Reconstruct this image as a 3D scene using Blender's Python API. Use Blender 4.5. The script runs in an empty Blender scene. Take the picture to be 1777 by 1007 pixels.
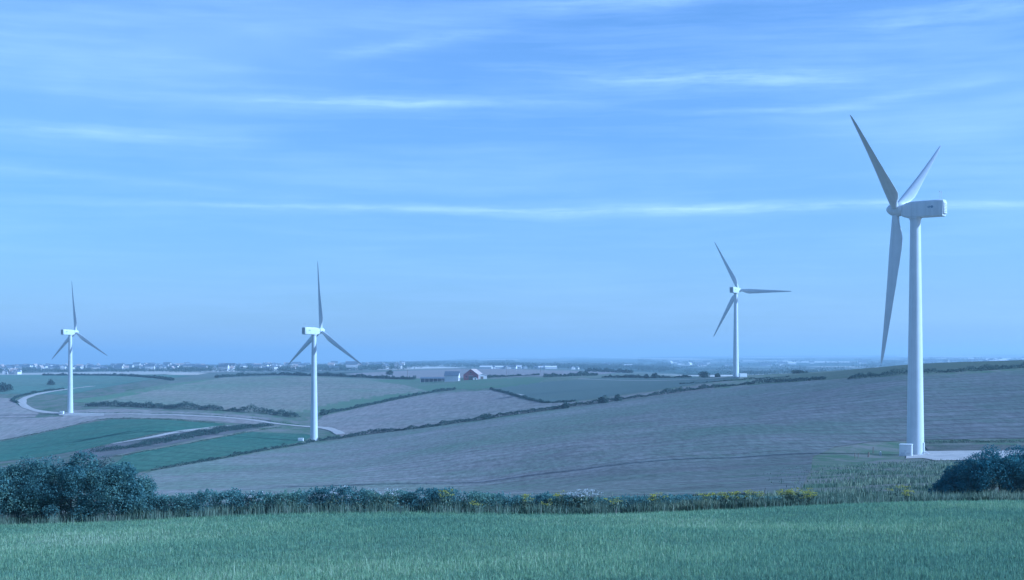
import bpy, math, random
import numpy as np
from mathutils import Vector, Matrix, noise as mnoise
from mathutils.geometry import delaunay_2d_cdt

random.seed(7)
RNG = np.random.default_rng(7)
SC = bpy.context.scene
COL = SC.collection
R = math.radians

# ------------------------------------------------------------------ camera
F_PX, PX_C, HORIZON, PH_W, PH_H = 2441.0, 888.5, 632.0, 1777.0, 1007.0
cam_d = bpy.data.cameras.new('camera')
cam = bpy.data.objects.new('camera', cam_d)
COL.objects.link(cam)
cam_d.sensor_fit = 'HORIZONTAL'
cam_d.sensor_width = 36.0
cam_d.lens = 36.0 * F_PX / PH_W
cam_d.shift_y = (HORIZON - PH_H / 2) / PH_W
cam_d.clip_start = 0.1
cam_d.clip_end = 60000.0
cam.location = (0, 0, 0)                       # eye level is z = 0
cam.rotation_euler = (R(90), 0, 0)
SC.camera = cam

# ------------------------------------------------------------------ light, sky, exposure
SUN_AZ, SUN_EL = R(100.0), R(25.0)             # clockwise from the view axis (+Y)
sun_d = bpy.data.lights.new('sun', 'SUN')
sun_d.energy = 5.0
sun_d.angle = R(0.53)
sun_d.color = (1.0, 0.95, 0.87)
sun = bpy.data.objects.new('sun', sun_d)
COL.objects.link(sun)
to_sun = Vector((math.sin(SUN_AZ) * math.cos(SUN_EL), math.cos(SUN_AZ) * math.cos(SUN_EL), math.sin(SUN_EL)))
sun.rotation_euler = to_sun.to_track_quat('Z', 'Y').to_euler()
sun.location = to_sun * 200

SKY_STRENGTH = 0.096
CLOUD_COL = (8.3, 8.2, 8.8)
world = bpy.data.worlds.new('World')
SC.world = world
world.use_nodes = True


class NT:
    """small helper for node trees"""
    def __init__(self, tree):
        self.t = tree
        self.t.nodes.clear()

    def n(self, kind, **kw):
        node = self.t.nodes.new(kind)
        for k, v in kw.items():
            setattr(node, k, v)
        return node

    def link(self, a, b):
        self.t.links.new(a, b)

    def inp(self, node, idx, val):
        if val is None:
            return
        if hasattr(val, 'is_linked'):
            self.t.links.new(val, node.inputs[idx])
        else:
            node.inputs[idx].default_value = val

    def m(self, op, a, b=None, c=None, clamp=False):
        node = self.n('ShaderNodeMath', operation=op, use_clamp=clamp)
        self.inp(node, 0, a); self.inp(node, 1, b); self.inp(node, 2, c)
        return node.outputs[0]

    def vm(self, op, a, b=None):
        node = self.n('ShaderNodeVectorMath', operation=op)
        self.inp(node, 0, a); self.inp(node, 1, b)
        return node.outputs[0]

    def noise(self, vec, scale, detail=3.0, rough=0.55, dist=0.0):
        node = self.n('ShaderNodeTexNoise')
        self.inp(node, 'Vector', vec)
        node.inputs['Scale'].default_value = scale
        node.inputs['Detail'].default_value = detail
        node.inputs['Roughness'].default_value = rough
        node.inputs['Distortion'].default_value = dist
        return node.outputs[0]

    def mapping(self, vec, scale=(1, 1, 1), rot=(0, 0, 0), loc=(0, 0, 0)):
        node = self.n('ShaderNodeMapping')
        self.inp(node, 0, vec)
        node.inputs['Scale'].default_value = scale
        node.inputs['Rotation'].default_value = rot
        node.inputs['Location'].default_value = loc
        return node.outputs[0]

    def ramp(self, fac, stops, interp='LINEAR'):
        node = self.n('ShaderNodeValToRGB')
        cr = node.color_ramp
        cr.interpolation = interp
        while len(cr.elements) < len(stops):
            cr.elements.new(0.5)
        for e, (p, c) in zip(cr.elements, stops):
            e.position = p
            e.color = (c[0], c[1], c[2], 1.0) if hasattr(c, '__len__') else (c, c, c, 1.0)
        self.inp(node, 0, fac)
        return node.outputs[0]

    def mix(self, fac, a, b, blend='MIX'):
        node = self.n('ShaderNodeMix', data_type='RGBA', blend_type=blend)
        self.inp(node, 0, fac)
        for idx, v in ((6, a), (7, b)):
            if hasattr(v, 'is_linked'):
                self.t.links.new(v, node.inputs[idx])
            else:
                node.inputs[idx].default_value = (v[0], v[1], v[2], 1.0)
        return node.outputs[2]


def build_world():
    t = NT(world.node_tree)
    sky = t.n('ShaderNodeTexSky', sky_type='NISHITA')
    sky.sun_disc = False
    sky.sun_elevation = SUN_EL
    sky.sun_rotation = SUN_AZ
    sky.altitude = 100.0
    sky.air_density = 1.0
    sky.dust_density = 0.8
    sky.ozone_density = 1.6
    tc = t.n('ShaderNodeTexCoord')
    sep = t.n('ShaderNodeSeparateXYZ')
    t.link(tc.outputs['Generated'], sep.inputs[0])
    az = t.m('ARCTAN2', sep.outputs[0], sep.outputs[1])
    el = t.m('ARCSINE', sep.outputs[2])
    comb = t.n('ShaderNodeCombineXYZ')
    t.link(az, comb.inputs[0]); t.link(el, comb.inputs[1])
    ang = comb.outputs[0]
    # high cirrus drawn out into long, nearly level streaks all over the sky
    warp = t.noise(t.mapping(ang, (5, 14, 1)), 1.0, 3)
    warp2 = t.noise(t.mapping(ang, (11, 30, 1)), 1.0, 2)
    el_w = t.m('ADD', el, t.m('MULTIPLY', t.m('SUBTRACT', warp, 0.5), 0.014))
    cw = t.n('ShaderNodeCombineXYZ')
    t.link(az, cw.inputs[0]); t.link(el_w, cw.inputs[1])
    broad = t.noise(t.mapping(cw.outputs[0], (3.0, 26, 1), (0, 0, R(-2))), 1.0, 5, 0.55)
    fine = t.ramp(t.noise(t.mapping(cw.outputs[0], (8, 150, 1), (0, 0, R(1.5))), 1.0, 6, 0.65), [(0.3, 0.1), (0.7, 1.0)])
    feather = t.ramp(t.noise(t.mapping(cw.outputs[0], (34, 190, 1), (0, 0, R(14))), 1.0, 6, 0.7), [(0.32, 0.0), (0.7, 1.0)])
    general = t.ramp(t.m('ADD', t.m('MULTIPLY', broad, 0.76), t.m('MULTIPLY', fine, 0.22)),
                     [(0.44, 0.0), (0.72, 0.55)])
    total = t.m('ADD', t.m('MULTIPLY', general, 0.34), 0.115)
    # single streaks: azimuth, elevation, half length, half thickness, slope, strength
    def streak(px, py, ln, th, slope, amp, soft=False):
        a0, e0 = (px - PX_C) / F_PX, (HORIZON - py) / F_PX
        da = t.m('SUBTRACT', az, a0)
        de = t.m('SUBTRACT', el_w, t.m('MULTIPLY_ADD', da, slope, e0))
        ga = t.m('POWER', t.m('ABSOLUTE', t.m('DIVIDE', da, ln / F_PX)), 2.4)
        ge = t.m('POWER', t.m('ABSOLUTE', t.m('DIVIDE', de, th / F_PX)), 1.7)
        g = t.m('EXPONENT', t.m('MULTIPLY', t.m('ADD', ga, ge), -1.0))
        tex = t.m('MULTIPLY_ADD', fine, 0.9, t.m('MULTIPLY', feather, 0.7))
        if soft:
            tex = t.m('MULTIPLY_ADD', broad, 0.9, t.m('MULTIPLY', warp, 0.5))
        return t.m('MULTIPLY', g, t.m('MULTIPLY', tex, amp * 0.8))
    for s in ((690, 184, 300, 9, 0.00, 0.5), (1250, 148, 270, 17, -0.03, 0.55),
              (1290, 368, 560, 8, -0.005, 0.72), (560, 366, 330, 6, 0.0, 0.4),
              (1300, 6, 330, 15, 0.05, 0.62), (130, 250, 270, 11, 0.0, 0.36),
              (180, 120, 440, 120, 0.05, 0.40, True), (720, 88, 160, 12, 0.18, 0.30),
              (560, 70, 240, 34, 0.08, 0.22, True), (1350, 204, 160, 4, 0.02, 0.3),
              (1640, 60, 150, 22, 0.06, 0.35), (820, 312, 420, 26, 0.03, 0.22, True),
              (210, 325, 240, 9, -0.07, 0.25), (1650, 230, 280, 100, 0.08, 0.32, True),
              (1560, 186, 130, 8, 0.1, 0.28)):
        total = t.m('ADD', total, streak(*s))
    total = t.m('MULTIPLY', total, t.m('MULTIPLY_ADD', warp2, 0.7, 0.65), clamp=True)
    col = t.mix(total, sky.outputs[0], CLOUD_COL)
    bg = t.n('ShaderNodeBackground')
    t.link(col, bg.inputs[0])
    bg.inputs[1].default_value = SKY_STRENGTH
    out = t.n('ShaderNodeOutputWorld')
    t.link(bg.outputs[0], out.inputs[0])


build_world()
vs = SC.view_settings
vs.view_transform = 'Standard'
vs.look = 'None'
vs.gamma = 1.0
vs.use_curve_mapping = False
vs.exposure = 0.15
vs.use_white_balance = True                    # the picture's cold white balance
vs.white_balance_temperature = 4000.0
vs.white_balance_tint = 6.0
SC.cycles.volume_bounces = 0
SC.cycles.max_bounces = 6
SC.cycles.transparent_max_bounces = 4
SC.cycles.use_denoising = True

# ------------------------------------------------------------------ object helpers
def tag(o, label=None, cat=None, group=None, kind=None):
    for k, v in (('label', label), ('category', cat), ('group', group), ('kind', kind)):
        if v:
            o[k] = v
    return o


def empty(name, loc, rz=0.0):
    o = bpy.data.objects.new(name, None)
    o.location = loc
    o.rotation_euler = (0, 0, rz)
    o.empty_display_size = 0.5
    COL.objects.link(o)
    return o


def obj(name, me, parent=None, mat=None):
    o = bpy.data.objects.new(name, me)
    COL.objects.link(o)
    if parent:
        o.parent = parent
    if mat:
        for m in (mat if isinstance(mat, (list, tuple)) else [mat]):
            me.materials.append(m)
    return o


def smooth(me, on=True):
    me.polygons.foreach_set('use_smooth', np.full(len(me.polygons), on))
    return me


class MB:
    """collects simple solids into one mesh"""
    def __init__(self):
        self.v, self.f, self.mi, self.sm = [], [], [], []

    def add(self, vs_, fs, mi=0, sm=False):
        o = len(self.v)
        self.v += [tuple(p) for p in vs_]
        for f in fs:
            self.f.append(tuple(i + o for i in f)); self.mi.append(mi); self.sm.append(sm)
        return self

    def box(self, lo, hi, mi=0, M=None):
        (x0, y0, z0), (x1, y1, z1) = lo, hi
        p = [Vector(q) for q in ((x0, y0, z0), (x1, y0, z0), (x1, y1, z0), (x0, y1, z0),
                                 (x0, y0, z1), (x1, y0, z1), (x1, y1, z1), (x0, y1, z1))]
        if M:
            p = [M @ q for q in p]
        return self.add(p, [(0, 3, 2, 1), (4, 5, 6, 7), (0, 1, 5, 4), (1, 2, 6, 5), (2, 3, 7, 6), (3, 0, 4, 7)], mi)

    def loft(self, rings, mi=0, caps=True, sm=True):
        n = len(rings[0])
        vv = [p for r in rings for p in r]
        ff = []
        for k in range(len(rings) - 1):
            for i in range(n):
                j = (i + 1) % n
                ff.append((k * n + i, k * n + j, (k + 1) * n + j, (k + 1) * n + i))
        self.add(vv, ff, mi, sm)
        if caps:
            self.add(rings[0], [tuple(range(n))[::-1]], mi, False)
            self.add(rings[-1], [tuple(range(n))], mi, False)
        return self

    def tube(self, p0, p1, r0, r1=None, seg=8, mi=0):
        p0, p1 = Vector(p0), Vector(p1)
        r1 = r0 if r1 is None else r1
        q = (p1 - p0).to_track_quat('Z', 'Y')
        rings = []
        for p, r in ((p0, r0), (p1, r1)):
            rings.append([p + q @ Vector((r * math.cos(a), r * math.sin(a), 0)) for a in np.linspace(0, 2 * math.pi, seg, endpoint=False)])
        return self.loft(rings, mi)

    def mesh(self, name):
        me = bpy.data.meshes.new(name)
        me.from_pydata(self.v, [], self.f)
        me.polygons.foreach_set('material_index', self.mi)
        me.polygons.foreach_set('use_smooth', self.sm)
        me.update()
        return me

    def build(self, name, mat, parent=None):
        return obj(name, self.mesh(name), parent, mat)


def poly_mesh(name, V, k, tint=None):
    """n loose polygons with k corners each, V: (n, k, 3)"""
    n = len(V)
    me = bpy.data.meshes.new(name)
    me.vertices.add(n * k)
    me.vertices.foreach_set('co', np.ascontiguousarray(V, dtype=np.float32).ravel())
    me.loops.add(n * k)
    me.loops.foreach_set('vertex_index', np.arange(n * k, dtype=np.int32))
    me.polygons.add(n)
    me.polygons.foreach_set('loop_start', np.arange(0, n * k, k, dtype=np.int32))
    if tint is not None:
        me.attributes.new('tint', 'FLOAT', 'FACE').data.foreach_set('value', np.asarray(tint, dtype=np.float32))
    me.update(calc_edges=True)
    return me


def blade_poly_mesh(name, V, tint):
    """grass blades, five corners each: a quad below and a triangle tip"""
    n = len(V)
    me = bpy.data.meshes.new(name)
    me.vertices.add(n * 5)
    me.vertices.foreach_set('co', np.ascontiguousarray(V, dtype=np.float32).ravel())
    li = (np.arange(n)[:, None] * 5 + np.array([0, 1, 2, 4, 4, 2, 3])).ravel()
    me.loops.add(n * 7)
    me.loops.foreach_set('vertex_index', li.astype(np.int32))
    me.polygons.add(n * 2)
    me.polygons.foreach_set('loop_start', (np.arange(n)[:, None] * 7 + np.array([0, 4])).ravel().astype(np.int32))
    me.attributes.new('tint', 'FLOAT', 'FACE').data.foreach_set('value', np.repeat(np.asarray(tint, np.float32), 2))
    me.update(calc_edges=True)
    return me


def rand_unit(n):
    v = RNG.normal(size=(n, 3))
    return v / np.linalg.norm(v, axis=1, keepdims=True)


def leaf_quads(P, size, up_bias=0.35, nrm=None):
    """leaf-shaped quads (kites) at the points P"""
    n = len(P)
    size = np.broadcast_to(np.asarray(size, float), (n,)) * RNG.uniform(0.6, 1.35, n)
    N = rand_unit(n)
    N[:, 2] += up_bias
    if nrm is not None:
        N += nrm * 0.7
    N /= np.linalg.norm(N, axis=1, keepdims=True)
    A = np.cross(N, rand_unit(n))
    A /= np.linalg.norm(A, axis=1, keepdims=True) + 1e-9
    B = np.cross(N, A)
    s = size[:, None]
    fold = N * s * 0.12
    return np.stack([P - A * s * 0.55, P + B * s * 0.36 + fold, P + A * s * 0.55, P - B * s * 0.36 + fold], 1)


# ------------------------------------------------------------------ materials
def mat_new(name):
    m = bpy.data.materials.new(name)
    m.use_nodes = True
    return m, NT(m.node_tree)


def mat_plain(name, col, rough=0.6, spec=0.3, var=0.0, scale=1.0):
    m, t = mat_new(name)
    b = t.n('ShaderNodeBsdfPrincipled')
    b.inputs['Roughness'].default_value = rough
    b.inputs['Specular IOR Level'].default_value = spec
    if var:
        tc = t.n('ShaderNodeTexCoord')
        f = t.noise(tc.outputs['Object'], scale, 5, 0.6)
        c = t.ramp(f, [(0.25, [v * (1 - var) for v in col]), (0.75, [min(1, v * (1 + var)) for v in col])])
        t.link(c, b.inputs['Base Color'])
    else:
        b.inputs['Base Color'].default_value = (*col, 1)
    o = t.n('ShaderNodeOutputMaterial')
    t.link(b.outputs[0], o.inputs[0])
    return m


def mat_leaf(name, stops, trans=0.25, rough=0.6):
    m, t = mat_new(name)
    at = t.n('ShaderNodeAttribute', attribute_name='tint')
    c = t.ramp(at.outputs['Fac'], stops)
    b = t.n('ShaderNodeBsdfPrincipled')
    b.inputs['Roughness'].default_value = rough
    b.inputs['Specular IOR Level'].default_value = 0.08
    t.link(c, b.inputs['Base Color'])
    tr = t.n('ShaderNodeBsdfTranslucent')
    t.link(c, tr.inputs[0])
    mx = t.n('ShaderNodeMixShader')
    mx.inputs[0].default_value = trans
    t.link(b.outputs[0], mx.inputs[1]); t.link(tr.outputs[0], mx.inputs[2])
    o = t.n('ShaderNodeOutputMaterial')
    t.link(mx.outputs[0], o.inputs[0])
    return m


def mat_field(name, base, alt, patch, rot=8.0, streak=(0.035, 0.9), patch_scale=0.012, patch_amt=0.5, grain=2.2,
              contrast=1.0, bump=0.35, tram=9.0, tram_amt=0.4):
    """soil or crop: broad patches, drawn-out working lines, grain"""
    m, t = mat_new(name)
    geo = t.n('ShaderNodeNewGeometry')
    pos = geo.outputs['Position']
    lines = t.noise(t.mapping(pos, (streak[0], streak[1], 0.02), (0, 0, R(rot))), 1.0, 4, 0.65, 0.3)
    broadl = t.noise(t.mapping(pos, (streak[0] * 0.25, streak[1] * 0.12, 0.02), (0, 0, R(rot))), 1.0, 3, 0.5)
    pt = t.noise(pos, patch_scale, 4, 0.6, 0.6)
    gr = t.noise(t.mapping(pos, (1.0, 0.2, 1.0)), grain, 4, 0.75)
    f = t.m('ADD', t.m('MULTIPLY', lines, 0.55), t.m('MULTIPLY', broadl, 0.45))
    c1 = t.mix(t.ramp(f, [(0.5 - 0.16 / contrast, 0.0), (0.5 + 0.16 / contrast, 1.0)]), base, alt)
    c2 = t.mix(t.m('MULTIPLY', t.ramp(pt, [(0.42, 0.0), (0.68, 1.0)]), patch_amt), c1, patch)
    wv = t.n('ShaderNodeTexWave', wave_type='BANDS', bands_direction='Y')
    t.link(t.mapping(pos, (1, 1, 0), (0, 0, R(rot))), wv.inputs['Vector'])
    wv.inputs['Scale'].default_value = 0.314 / tram
    wv.inputs['Distortion'].default_value = 2.5
    wv.inputs['Detail'].default_value = 2.0
    wv.inputs['Detail Scale'].default_value = 0.25
    tl = t.m('MULTIPLY', t.ramp(wv.outputs[0], [(0.86, 0.0), (0.97, 1.0)]), t.ramp(broadl, [(0.35, 0.08), (0.6, tram_amt)]))
    c2 = t.mix(tl, c2, [v * 0.45 for v in base])
    mott = t.noise(pos, 0.06, 5, 0.7, 0.8)
    c2 = t.mix(t.m('MULTIPLY', t.ramp(mott, [(0.48, 0.0), (0.72, 1.0)]), 0.55), c2, patch)
    c3 = t.mix(t.ramp(gr, [(0.36, 0.6), (0.62, 0.0)]), c2, (0.0, 0.0, 0.0), 'MIX')
    c4 = t.mix(0.6, c2, c3)
    b = t.n('ShaderNodeBsdfDiffuse')
    b.inputs['Roughness'].default_value = 1.0
    t.link(c4, b.inputs[0])
    bp = t.n('ShaderNodeBump')
    bp.inputs['Strength'].default_value = bump
    bp.inputs['Distance'].default_value = 0.3
    t.link(t.m('ADD', lines, t.m('MULTIPLY', gr, 0.6)), bp.inputs['Height'])
    t.link(bp.outputs[0], b.inputs['Normal'])
    o = t.n('ShaderNodeOutputMaterial')
    t.link(b.outputs[0], o.inputs[0])
    return m


def mat_ground():
    """rough pasture close by, a patchwork of small hedged fields on the far plain"""
    m, t = mat_new('land')
    geo = t.n('ShaderNodeNewGeometry')
    pos = geo.outputs['Position']
    sep = t.n('ShaderNodeSeparateXYZ')
    t.link(pos, sep.inputs[0])
    n1 = t.noise(t.mapping(pos, (1, 0.45, 1)), 0.09, 5, 0.7, 0.8)
    n2 = t.noise(t.mapping(pos, (0.6, 1.6, 1)), 0.9, 4, 0.7)
    near = t.mix(t.ramp(n1, [(0.4, 0.0), (0.6, 1.0)]), (0.115, 0.165, 0.09), (0.24, 0.22, 0.19))
    near = t.mix(t.ramp(n2, [(0.3, 0.5), (0.7, 0.0)]), near, (0.08, 0.11, 0.085))
    wn = t.n('ShaderNodeTexNoise')
    wn.inputs['Scale'].default_value = 0.0016
    wn.inputs['Detail'].default_value = 2
    t.link(pos, wn.inputs['Vector'])
    sc_ = t.n('ShaderNodeVectorMath', operation='SCALE')
    t.link(wn.outputs['Color'], sc_.inputs[0])
    sc_.inputs['Scale'].default_value = 500.0
    p2 = t.vm('ADD', pos, sc_.outputs[0])
    mp = t.mapping(p2, (1 / 420.0, 1 / 1900.0, 0.0), (0, 0, R(6)))
    vo = t.n('ShaderNodeTexVoronoi', feature='F1')
    t.link(mp, vo.inputs['Vector'])
    vo.inputs['Scale'].default_value = 1.0
    ve = t.n('ShaderNodeTexVoronoi', feature='DISTANCE_TO_EDGE')
    t.link(mp, ve.inputs['Vector'])
    ve.inputs['Scale'].default_value = 1.0
    sepc = t.n('ShaderNodeSeparateColor')
    t.link(vo.outputs['Color'], sepc.inputs[0])
    cell = t.ramp(sepc.outputs[0], [(0.0, (0.07, 0.10, 0.08)), (0.22, (0.16, 0.18, 0.15)), (0.42, (0.09, 0.13, 0.10)),
                                    (0.55, (0.46, 0.43, 0.36)), (0.72, (0.22, 0.22, 0.20)), (0.85, (0.62, 0.58, 0.50))], 'CONSTANT')
    edge = t.ramp(ve.outputs['Distance'], [(0.02, 1.0), (0.05, 0.0)])
    gaps = t.noise(pos, 0.004, 2)
    edge = t.m('MULTIPLY', edge, t.ramp(gaps, [(0.4, 0.3), (0.6, 1.0)]))
    far = t.mix(edge, cell, (0.025, 0.04, 0.035))
    wood = t.ramp(t.noise(t.mapping(pos, (1.0, 0.35, 0)), 0.0022, 5, 0.65), [(0.55, 0.0), (0.62, 1.0)])
    far = t.mix(wood, far, (0.03, 0.05, 0.04))
    fac = t.m('SUBTRACT', t.m('DIVIDE', sep.outputs[1], 500.0), 2.6, clamp=True)
    c = t.mix(fac, near, far)
    b = t.n('ShaderNodeBsdfDiffuse')
    t.link(c, b.inputs[0])
    o = t.n('ShaderNodeOutputMaterial')
    t.link(b.outputs[0], o.inputs[0])
    return m


def mat_gravel(name, col):
    m, t = mat_new(name)
    geo = t.n('ShaderNodeNewGeometry')
    pos = geo.outputs['Position']
    a = t.noise(pos, 0.35, 4, 0.6)
    b_ = t.noise(pos, 4.0, 4, 0.7)
    c = t.ramp(t.m('ADD', t.m('MULTIPLY', a, 0.6), t.m('MULTIPLY', b_, 0.4)),
               [(0.3, [v * 0.62 for v in col]), (0.55, col), (0.75, [min(0.9, v * 1.15) for v in col])])
    b = t.n('ShaderNodeBsdfDiffuse')
    t.link(c, b.inputs[0])
    o = t.n('ShaderNodeOutputMaterial')
    t.link(b.outputs[0], o.inputs[0])
    return m


def mat_turbine():
    m, t = mat_new('white turbine paint')
    tc = t.n('ShaderNodeTexCoord')
    streaks = t.noise(t.mapping(tc.outputs['Object'], (1.6, 1.6, 0.05)), 1.0, 5, 0.6)
    blot = t.noise(tc.outputs['Object'], 0.35, 4, 0.6)
    f = t.m('ADD', t.m('MULTIPLY', streaks, 0.6), t.m('MULTIPLY', blot, 0.4))
    c = t.ramp(f, [(0.3, (0.50, 0.52, 0.53)), (0.6, (0.62, 0.64, 0.65))])
    b = t.n('ShaderNodeBsdfPrincipled')
    b.inputs['Roughness'].default_value = 0.38
    b.inputs['Specular IOR Level'].default_value = 0.4
    t.link(c, b.inputs['Base Color'])
    o = t.n('ShaderNodeOutputMaterial')
    t.link(b.outputs[0], o.inputs[0])
    return m


def mat_sheet(name, col, rot=0.0, pitch=3.0):
    """profiled sheet or boarding with vertical ribs and streaks"""
    m, t = mat_new(name)
    tc = t.n('ShaderNodeTexCoord')
    w = t.n('ShaderNodeTexWave')
    w.inputs['Scale'].default_value = pitch
    t.link(t.mapping(tc.outputs['Object'], rot=(0, 0, rot)), w.inputs['Vector'])
    st = t.noise(t.mapping(tc.outputs['Object'], (1.0, 1.0, 0.2)), 0.8, 4, 0.6)
    c = t.ramp(st, [(0.3, [v * 0.75 for v in col]), (0.7, [min(1, v * 1.15) for v in col])])
    b = t.n('ShaderNodeBsdfPrincipled')
    b.inputs['Roughness'].default_value = 0.6
    t.link(c, b.inputs['Base Color'])
    bp = t.n('ShaderNodeBump')
    bp.inputs['Strength'].default_value = 0.4
    bp.inputs['Distance'].default_value = 0.05
    t.link(w.outputs[0], bp.inputs['Height'])
    t.link(bp.outputs[0], b.inputs['Normal'])
    o = t.n('ShaderNodeOutputMaterial')
    t.link(b.outputs[0], o.inputs[0])
    return m


M = {}
M['land'] = mat_ground()
M['main_field'] = mat_field('stubble grey', (0.18, 0.175, 0.16), (0.29, 0.275, 0.258), (0.155, 0.22, 0.145), 6, (0.05, 0.15), 0.012, 0.55, 0.6, 1.3, 0.3, 14.0, 0.45)
M['pink_field'] = mat_field('reddish soil', (0.235, 0.21, 0.195), (0.31, 0.275, 0.25), (0.21, 0.225, 0.185), 30, (0.012, 0.04), 0.008, 0.5, 0.3, 1.0, 0.2, 24.0, 0.3)
M['tan_field'] = mat_field('tan stubble', (0.205, 0.20, 0.165), (0.28, 0.255, 0.215), (0.16, 0.21, 0.14), -25, (0.008, 0.03), 0.006, 0.8, 0.3, 1.0, 0.2, 28.0, 0.35)
M['crop'] = mat_field('green crop', (0.06, 0.128, 0.09), (0.085, 0.158, 0.105), (0.095, 0.145, 0.10), 40, (0.015, 0.05), 0.012, 0.6, 0.4, 1.0, 0.2, 18.0, 0.35)
M['teal_field'] = mat_field('dull green pasture', (0.10, 0.165, 0.125), (0.13, 0.19, 0.15), (0.16, 0.19, 0.15), 15, (0.004, 0.012), 0.004, 0.7, 0.2, 1.0, 0.2, 40.0, 0.3)
M['green_strip'] = mat_field('bright pasture', (0.115, 0.185, 0.105), (0.15, 0.215, 0.13), (0.18, 0.19, 0.15), 5, (0.02, 0.3), 0.01, 0.6)
M['blue_field'] = mat_field('young leafy crop', (0.135, 0.165, 0.145), (0.165, 0.195, 0.165), (0.15, 0.185, 0.145), 12, (0.02, 0.35), 0.01, 0.5)
M['purple_field'] = mat_field('bare earth', (0.28, 0.25, 0.25), (0.33, 0.29, 0.28), (0.25, 0.25, 0.22), 0, (0.006, 0.12), 0.004, 0.5)
M['rough_strip'] = mat_field('weedy rough', (0.12, 0.115, 0.12), (0.20, 0.18, 0.18), (0.09, 0.11, 0.09), 20, (0.05, 0.4), 0.04, 0.8)
M['meadow'] = mat_field('meadow floor', (0.13, 0.21, 0.135), (0.175, 0.25, 0.155), (0.185, 0.25, 0.15), 5, (0.15, 0.5), 0.06, 0.5, 6.0)
M['hill_pasture'] = mat_field('hill pasture', (0.13, 0.165, 0.105), (0.175, 0.20, 0.14), (0.15, 0.155, 0.12), 6, (0.02, 0.3), 0.012, 0.7)
M['pale_field'] = mat_field('pale straw', (0.48, 0.43, 0.37), (0.56, 0.51, 0.44), (0.45, 0.42, 0.35), 0, (0.006, 0.1), 0.004, 0.3)
M['verge'] = mat_field('verge', (0.20, 0.19, 0.16), (0.27, 0.24, 0.22), (0.13, 0.16, 0.11), 4, (0.05, 0.5), 0.05, 0.9)
M['gravel'] = mat_gravel('pale gravel', (0.50, 0.46, 0.41))
M['white'] = mat_turbine()
M['grey_metal'] = mat_plain('grey metal', (0.45, 0.46, 0.47), 0.5, 0.4, 0.2, 2.0)
M['dark_shade_metal'] = mat_plain('dark metal and vent shade', (0.30, 0.31, 0.32), 0.6, 0.3, 0.2, 2.0)  # handles, and painted-in shade on the farther turbines' rear vents
M['emblem'] = mat_plain('faded emblem print', (0.22, 0.29, 0.38), 0.5)
M['concrete'] = mat_plain('concrete', (0.42, 0.40, 0.37), 0.9, 0.2, 0.25, 1.2)
M['kiosk'] = mat_plain('kiosk paint', (0.74, 0.74, 0.72), 0.5, 0.3, 0.06, 1.0)
M['red_wall'] = mat_sheet('red boarded wall', (0.27, 0.065, 0.075))
M['slate'] = mat_sheet('slate blue roof', (0.11, 0.13, 0.16), R(90), 1.5)
M['tan_roof'] = mat_sheet('pale fibre roof', (0.46, 0.37, 0.32), R(90), 1.5)
M['whitewash'] = mat_plain('whitewash', (0.66, 0.64, 0.62), 0.8, 0.2, 0.07, 0.8)
M['glass_dark'] = mat_plain('dark pane', (0.03, 0.035, 0.04), 0.15, 0.5)
M['timber'] = mat_plain('weathered timber', (0.17, 0.14, 0.11), 0.85, 0.2, 0.3, 3.0)
M['pale_post'] = mat_plain('pale post', (0.55, 0.55, 0.52), 0.7, 0.2, 0.1, 3.0)
M['bark'] = mat_plain('bark', (0.10, 0.085, 0.07), 0.9, 0.1, 0.3, 4.0)
M['hedge'] = mat_leaf('hedge leaves', [(0, (0.035, 0.06, 0.05)), (0.6, (0.06, 0.10, 0.08)), (1, (0.13, 0.17, 0.12))])
M['bush'] = mat_leaf('bush leaves', [(0, (0.09, 0.165, 0.175)), (0.5, (0.15, 0.25, 0.235)), (1, (0.27, 0.38, 0.27))], 0.45)
M['dark_bush'] = mat_leaf('gorse leaves', [(0, (0.065, 0.15, 0.175)), (0.7, (0.095, 0.20, 0.215)), (1, (0.19, 0.29, 0.25))], 0.35)
M['weeds'] = mat_leaf('weeds', [(0, (0.05, 0.085, 0.065)), (0.5, (0.13, 0.18, 0.12)), (1, (0.30, 0.33, 0.21))])
M['dry'] = mat_leaf('dry stems', [(0, (0.13, 0.19, 0.13)), (0.6, (0.22, 0.27, 0.19)), (1, (0.40, 0.40, 0.32))], 0.3)
M['grass'] = mat_leaf('grass blades', [(0, (0.13, 0.22, 0.155)), (0.45, (0.225, 0.335, 0.20)), (0.8, (0.315, 0.425, 0.21)), (1, (0.45, 0.52, 0.34))], 0.42, 0.5)
M['yellow'] = mat_leaf('yellow flowers', [(0, (0.30, 0.32, 0.05)), (1, (0.55, 0.50, 0.07))], 0.2)
M['white_fl'] = mat_leaf('white flowers', [(0, (0.35, 0.38, 0.36)), (1, (0.80, 0.80, 0.78))], 0.2)
M['wood'] = mat_leaf('far leaves', [(0, (0.03, 0.05, 0.04)), (1, (0.07, 0.095, 0.065))], 0.1)

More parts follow.
